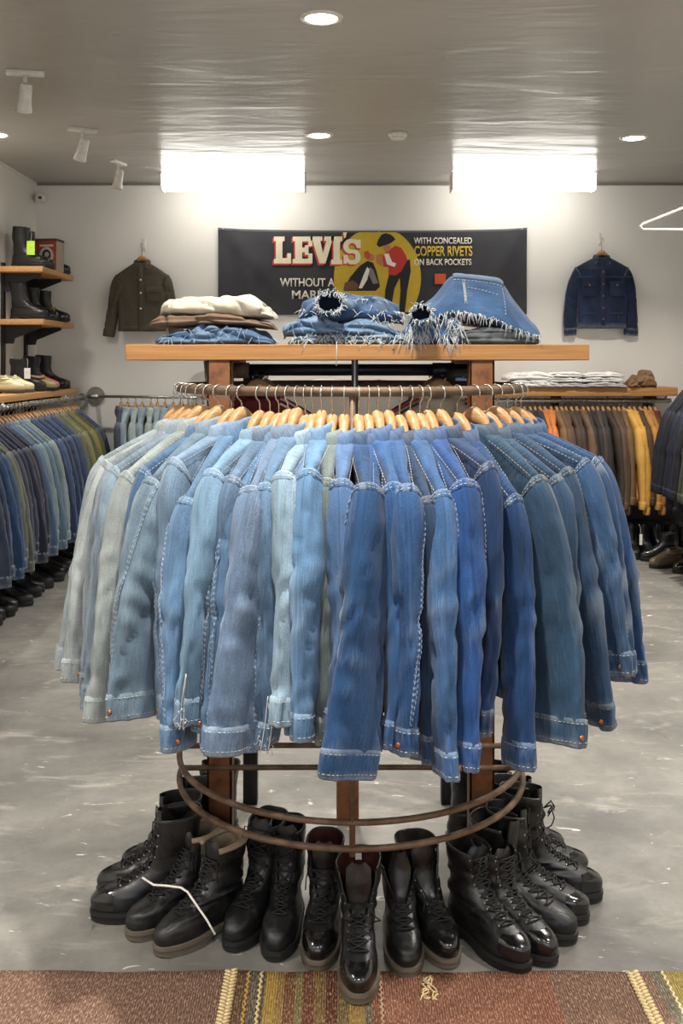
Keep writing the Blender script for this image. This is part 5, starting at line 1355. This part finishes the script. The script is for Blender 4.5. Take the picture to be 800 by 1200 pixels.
# ------------------------------------------------------------------ folded clothes
def folded(name, label, cat, loc, L, D, prof, color, lobes=2, mat='denim', seed=0.0, group=None, crumple=1.0, rz=0.0, fringe=0, fringe_col='fray', hang=0.03, parts=True):
    """a folded garment: soft rounded slab along x with fold lips on its front; prof gives (x fraction, bottom, top)"""
    t = thing(name, label, cat, loc, rz, group)
    nx, m = 84, 60
    xs = np.linspace(-0.5, 0.5, nx)
    fx = [p[0] for p in prof]; zb = np.interp(xs, fx, [p[1] for p in prof]); zt = np.interp(xs, fx, [p[2] for p in prof])
    a = np.arange(m) * 2 * pi / m
    R, wv = [], []
    for i, x in enumerate(xs):
        e = sqrt(max(0.0, 1 - (abs(x) * 2) ** 8)); e2 = 0.35 + 0.65 * e
        H = (zt[i] - zb[i]) / 2 * e2; zc = (zt[i] + zb[i]) / 2 if e > 0.2 else zb[i] + H
        zc = zb[i] + H
        yy = D / 2 * np.sign(np.cos(a)) * np.abs(np.cos(a)) ** 0.35 * (0.86 + 0.14 * e)
        zz = H * np.sign(np.sin(a)) * np.abs(np.sin(a)) ** 0.6
        u = (zz / max(H, 1e-4) + 1) / 2
        lip = np.where(np.cos(a) < 0, -1, 1) * 0.010 * np.abs(np.sin(pi * lobes * u)) ** 0.7 * (np.abs(np.cos(a)) > 0.3)
        X = np.full(m, x * L)
        q = np.stack([X * 16, yy * 12, zz * 30], 1)
        n1 = vnoise(q, seed); n2 = vnoise(np.stack([X * 40, yy * 30, zz * 60], 1), seed + 3)
        n4 = vnoise(np.stack([X * 9 + zz * 20, yy * 7, zz * 22], 1), seed + 11)
        d = crumple * (0.007 * n1 + 0.0035 * n2 + 0.007 * n4)
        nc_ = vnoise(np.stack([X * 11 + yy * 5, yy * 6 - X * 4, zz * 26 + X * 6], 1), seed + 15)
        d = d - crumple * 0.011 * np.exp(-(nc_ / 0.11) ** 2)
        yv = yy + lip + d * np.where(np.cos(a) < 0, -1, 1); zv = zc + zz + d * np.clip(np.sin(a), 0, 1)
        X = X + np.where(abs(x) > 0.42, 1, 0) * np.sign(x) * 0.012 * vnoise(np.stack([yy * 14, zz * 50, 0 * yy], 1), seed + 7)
        R.append(np.stack([X, yv, zv], 1)); wv.append(n1 * 0.5 - 0.35 * np.exp(-(nc_ / 0.08) ** 2) + 0.25 * (np.abs(np.sin(pi * lobes * u)) > 0.9) - 0.4 * (np.abs(np.sin(pi * lobes * u)) < 0.18) * (np.abs(np.cos(a)) > .5))  # worn pale ridges; shade painted into creases and fold gaps
    shade(MB().loft(np.array(R), True, True, True, wear=np.concatenate(wv)).build('folded_cloth', M[mat], t), color)
    if fringe:
        r = random.Random(int(seed * 7) + 3); fb = MB()
        for k in range(fringe):
            i = r.randrange(2, nx - 2); p = R[i][int(m * 0.5) + r.randrange(-6, 6)]
            l = r.uniform(0.15, 1.0) * hang * (0.35 + abs(sin(i * .4 + seed))); w = r.uniform(-.03, .03)
            fb.tube([p + [0, 0.004, 0], p + [w * .3, -0.007, 0.003 + r.uniform(-.006, .004)], p + [w * .7, -0.011, -l * .5], p + [w, -0.010 + r.uniform(-.004, .004), -l]], 0.0009, 4)
        fb.build('fringe', M[fringe_col], t)['kind'] = 'stuff'
    return t, R
SZ = 1.6045
def fray_ring(par, c, rx, rz_, y, n, seed, col='fray'):
    r = random.Random(seed); fb = MB()
    for k in range(n):
        a = r.uniform(0, 2 * pi); o = r.uniform(.9, 1.08)
        p = np.array([c[0] + rx * o * cos(a), y, c[1] + rz_ * o * sin(a)])
        q = p + np.array([r.uniform(-.010, .010) + .006 * cos(a), r.uniform(-.016, .002), r.uniform(-.018, .008)])
        fb.tube([p, (p + q) / 2 + [r.uniform(-.004, .004), -0.004, r.uniform(-.003, .003)], q], 0.001, 4)
    fb.build('fringe', M[col], par)['kind'] = 'stuff'
def leg_opening(par, c, rx, rz_, y0, y1, color, seed):
    """a short trouser leg stump: flattened tube whose open end faces the front"""
    n = 40; a = np.arange(n) * 2 * pi / n; R = []; wv = []
    for y, k, w in ((y1, .8, 0), ((y0 + y1) / 2, 1.0, 0), (y0 + .01, 1.03, .1), (y0, 1.06, .6), (y0 + .002, .96, .5), (y0 + .012, .9, -.8), (y0 + .05, .8, -1.8)):  # negative values paint the inside of the leg as shaded
        d = 0.006 * vnoise(np.stack([np.cos(a) * 2, np.sin(a) * 2, 0 * a + y * 20], 1), seed)
        R.append(np.stack([c[0] + (rx * k + d) * np.cos(a), np.full(n, y) + 0.006 * vnoise(np.stack([np.cos(a) * 3, np.sin(a) * 3, 0 * a], 1), seed + 1) * (k > .85), c[1] + (rz_ * k + d) * np.sin(a)], 1)); wv.append(np.full(n, w))
    b = MB().loft(np.array(R), True, False, True, wear=np.concatenate(wv))
    shade(b.build('trouser_leg', M['denim'], par), color)
# pile under the LEVI'S lettering
folded('denim_shorts', "frayed blue denim shorts at the bottom of the pile below the olive jacket", 'shorts', (-0.365, 3.165, SZ), 0.335, 0.30, [(-.5, 0, .03), (-.3, 0, .05), (0, 0, .066), (.3, 0, .055), (.5, 0, .03)], (112, 146, 186), 3, seed=1.3, crumple=1.6, fringe=34, hang=0.03, fringe_col='fray_blue')
folded('folded_trousers', 'folded brown cotton trousers between cream trousers and blue shorts', 'trousers', (-0.378, 3.17, SZ + 0.045), 0.365, 0.29, [(-.5, .012, .036), (-.35, .008, .052), (0, .014, .050), (.3, .012, .040), (.5, .004, .022)], (120, 98, 80), 2, 'suede', seed=2.2, crumple=1.3)
folded('folded_trousers', 'folded cream canvas trousers on top of the pile below the olive jacket', 'trousers', (-0.366, 3.18, SZ + 0.083), 0.335, 0.29, [(-.5, .01, .052), (-.42, .006, .070), (-.3, .006, .062), (0, .002, .062), (.3, .0, .064), (.42, 0, .048), (.5, 0, .02)], (206, 198, 178), 1, 'suede', seed=3.4, crumple=1.1)
# pile in the middle
folded('denim_shorts', 'pale frayed denim shorts at the bottom of the middle pile', 'shorts', (0.03, 3.16, SZ), 0.365, 0.30, [(-.5, 0, .02), (-.3, 0, .04), (0, 0, .034), (.3, 0, .03), (.5, 0, .025)], (150, 168, 184), 2, seed=4.1, crumple=2.0, fringe=90, hang=0.03)
folded('denim_shorts', 'mid-blue denim shorts between two others in the middle pile', 'shorts', (0.022, 3.165, SZ + 0.028), 0.37, 0.30, [(-.5, 0, .025), (-.38, .0, .055), (-.1, 0, .05), (.2, 0, .042), (.42, -.02, .02), (.5, -.024, .0)], (122, 154, 190), 2, seed=5.1, crumple=1.6, fringe=30, hang=0.025, fringe_col='fray_blue')
t, R = folded('denim_shorts', 'dark blue cut-off shorts with gaping leg on top of the middle pile', 'shorts', (0.04, 3.175, SZ + 0.07), 0.315, 0.29, [(-.5, 0, .03), (-.42, 0, .075), (-.2, 0, .096), (0, 0, .088), (.3, 0, .082), (.45, 0, .055), (.5, 0, .02)], (78, 110, 154), 1, seed=6.1, crumple=1.6, fringe=34, hang=0.02)
leg_opening(t, (-0.062, 0.052), 0.037, 0.031, -0.225, -0.10, (82, 114, 158), 6)
fray_ring(t, (-0.062, 0.052), 0.037, 0.031, -0.226, 120, 4)
fray_ring(t, (0.115, 0.012), 0.045, 0.018, -0.160, 60, 5)
# pile at the copper lettering
folded('folded_shorts', 'neatly folded grey denim shorts at the base of the end pile', 'shorts', (0.475, 3.12, SZ), 0.245, 0.24, [(-.5, 0, .035), (-.35, 0, .05), (0, 0, .052), (.3, 0, .046), (.5, 0, .036)], (112, 116, 120), 3, seed=7.1, crumple=0.7)
folded('denim_shorts', 'heavily frayed blue shorts beside the folded grey ones', 'shorts', (0.29, 3.15, SZ), 0.19, 0.28, [(-.5, 0, .03), (-.3, 0, .085), (0, 0, .10), (.3, 0, .085), (.5, 0, .04)], (92, 128, 172), 2, seed=8.1, crumple=2.2, fringe=190, hang=0.05)
tt_ = thing('denim_shorts', 'tented blue denim cut-offs with waistband and pocket on top of the end pile', 'shorts', (0.41, 3.15, SZ + 0.05))
fx = [-.185, -.15, -.11, -.085, -.06, 0.0, .06, .092, .12, .19]; zt_ = [.052, .070, .100, .140, .164, .158, .152, .146, .096, .01]
zb_ = [.030, .026, .034, .040, .042, .034, .016, .0, -.012, -.03]
xs = np.linspace(fx[0], fx[-1], 60); ZT = np.interp(xs, fx, zt_); ZB = np.interp(xs, fx, zb_)
k_ = np.ones(5) / 5
ZT = np.convolve(np.pad(ZT, 2, 'edge'), k_, 'valid')
def front_pt(i, s, o=0.0):
    """front sheet from lower hem (s=0) to ridge (s=1)"""
    x = xs[i]; y = -0.155 + 0.10 * s ** 1.2 - 0.014 * sin(pi * s) - o
    z = ZB[i] + (ZT[i] - ZB[i]) * s
    n = 0.006 * float(vnoise(np.array([x * 22, s * 2.5, 0]), 9.2)) + 0.003 * float(vnoise(np.array([x * 55, s * 9, 0]), 9.7))
    return (x, y + n, z + 0.3 * n)
R, wv = [], []
for i in range(len(xs)):
    row = [front_pt(i, s) for s in np.linspace(0, 1, 18)]
    yb = 0.13
    row += [(xs[i], row[-1][1] + (yb - row[-1][1]) * q, ZT[i] + (ZB[i] * .4 - ZT[i]) * q ** 1.6) for q in np.linspace(.12, 1, 8)]
    row += [(xs[i], yb - (yb + .14) * q, ZB[i] * .4 + (ZB[i] - ZB[i] * .4) * q - .002) for q in np.linspace(.3, .95, 4)]
    R.append(row); wv.append([0.5 if j == 0 else 0.3 * float(vnoise(np.array([xs[i] * 25, j * .4, 0]), 5)) for j in range(len(row))])
shade(MB().loft(np.array(R), True, True, True, wear=np.array(wv).ravel()).build('denim_body', M['denim'], tt_), (80, 114, 160))
i0, i1 = 20, 45
b = MB(); rr = []
for i in range(i0, i1):
    s0 = 0.93
    p = np.array(front_pt(i, s0, .003)); q = np.array(front_pt(i, 1.0, .004)) + [0, 0, .006]
    rr.append([p, q, q + [0, .012, -.002], p + [0, .01, 0]])
shade(b.loft(np.array(rr), True, True, True, wear=np.tile([.5, .5, 0, 0], i1 - i0)).build('waistband', M['denim'], tt_), (98, 132, 176))
d = MB()
dashes(d, np.array([front_pt(i, s, .003) for i, s in zip(np.linspace(26, 42, 18).astype(int), np.linspace(.70, .62, 18))]), w=.0012)
for s_ in (.88,):
    dashes(d, np.array([front_pt(i, s_, .003) for i in range(20, 45)]), w=.0011)
for ii in (24, 25, 43):
    dashes(d, np.array([front_pt(ii, s, .003) for s in np.linspace(.25, .92, 16)]), w=.0011)
d.build('stitching', M['thread'], tt_)['kind'] = 'stuff'
shade(MB().loft(np.array([[front_pt(i, s, o) for s in np.linspace(.30, .80, 12)] for i, o in ((24, .001), (24, .004), (25, .004), (25, .001))]), False, wear=np.full(48, .7)).build('side_tab', M['denim'], tt_), (150, 150, 156))
leg_opening(tt_, (-0.17, 0.040), 0.030, 0.026, -0.225, -0.10, (76, 110, 156), 3)
fray_ring(tt_, (-0.17, 0.040), 0.03, 0.026, -0.226, 70, 7)
fb = MB(); r = random.Random(3)
for k in range(90):
    i = r.randrange(6, 59); p = np.array(front_pt(i, r.uniform(0, .06), .002)); w = r.uniform(-.016, .016); l = r.uniform(.004, .030) * (0.3 + abs(sin(i * .55)))
    fb.tube([p, p + [w * .4, -.008, .002], p + [w, -.010, -l]], .0009, 4)
fb.build('fringe', M['fray'], tt_)['kind'] = 'stuff'
for x, z0, l in ((-0.002, SZ - .004, .06), (0.165, SZ - .002, .018)):
    tag(MB().tube([(x, 2.990, z0 + .012), (x + .001, 2.985, z0 - l * .4), (x - .001, 2.988, z0 - l)], 0.0012, 4).build('loose_thread', M['fray']), ('long' if l > .03 else 'short') + ' loose white thread hanging over the front edge of the oak plank', 'thread')

# folded tops along the back wall shelf
BZ = 1.35
def stack(x, w, n, cols, h, words):
    for k in range(n):
        folded('folded_sweatshirt', f'{words}, {("bottom one", "second one up", "third one up")[k]} of its stack', 'folded top', (x + 0.01 * ((-1) ** k), 8.30, BZ + k * h * 0.92), w * (1 - .03 * k), 0.26, [(-.5, 0, h * .6), (-.3, 0, h), (.2, 0, h * 1.05), (.5, 0, h * .6)], cols[k], 2, 'suede', seed=x * 3 + k, group='folded tops on the back shelf', crumple=.9)
stack(1.56, 0.40, 2, [(206, 204, 200), (216, 214, 210)], 0.065, 'white folded sweatshirt beside the rusty post')
stack(1.84, 0.36, 3, [(178, 178, 180), (206, 204, 202), (214, 212, 208)], 0.044, 'pale grey folded sweatshirt in the second stack')
stack(2.14, 0.36, 3, [(172, 170, 170), (200, 198, 196), (214, 212, 208)], 0.044, 'white folded sweatshirt in the end stack')
folded('folded_trousers', 'crumpled brown cord trousers at the end of the back shelf', 'trousers', (2.46, 8.30, BZ), 0.24, 0.24, [(-.5, 0, .02), (-.2, 0, .08), (.1, 0, .12), (.35, 0, .13), (.5, 0, .06)], (116, 88, 62), 3, 'suede', seed=4.4, crumple=2.2)
folded('folded_jeans', 'folded blue jeans on the back shelf seen under the oak plank', 'jeans', (0.98, 8.30, BZ), 0.34, 0.26, [(-.5, 0, .06), (0, 0, .09), (.5, 0, .06)], (66, 88, 124), 2, seed=5.2)
folded('folded_jeans', 'dark navy folded jeans stacked on the blue pair under the plank', 'jeans', (0.98, 8.30, BZ + .082), 0.34, 0.26, [(-.5, 0, .04), (0, 0, .07), (.5, 0, .05)], (32, 42, 66), 2, seed=5.7)
folded('folded_sweatshirt', 'orange-brown folded top beside the jeans under the plank', 'folded top', (1.22, 8.26, BZ), 0.12, 0.24, [(-.5, 0, .05), (0, 0, .09), (.5, 0, .04)], (186, 120, 70), 2, 'suede', seed=6.2)
for k, (x, w, h, c, words) in enumerate(((-0.55, 0.40, 0.06, (196, 190, 178), 'pale folded shirt seen under the plank behind the pipe coupling'), (-0.10, 0.38, 0.07, (206, 202, 192), 'cream folded shirt seen under the plank by the centre pole'), (0.34, 0.34, 0.06, (120, 88, 84), 'dusky pink folded shirt seen under the plank'))):
    folded('folded_sweatshirt', words, 'folded top', (x, 8.30, BZ), w, 0.26, [(-.5, 0, h * .6), (0, 0, h), (.5, 0, h * .7)], c, 2, 'suede', seed=k + 9.1)
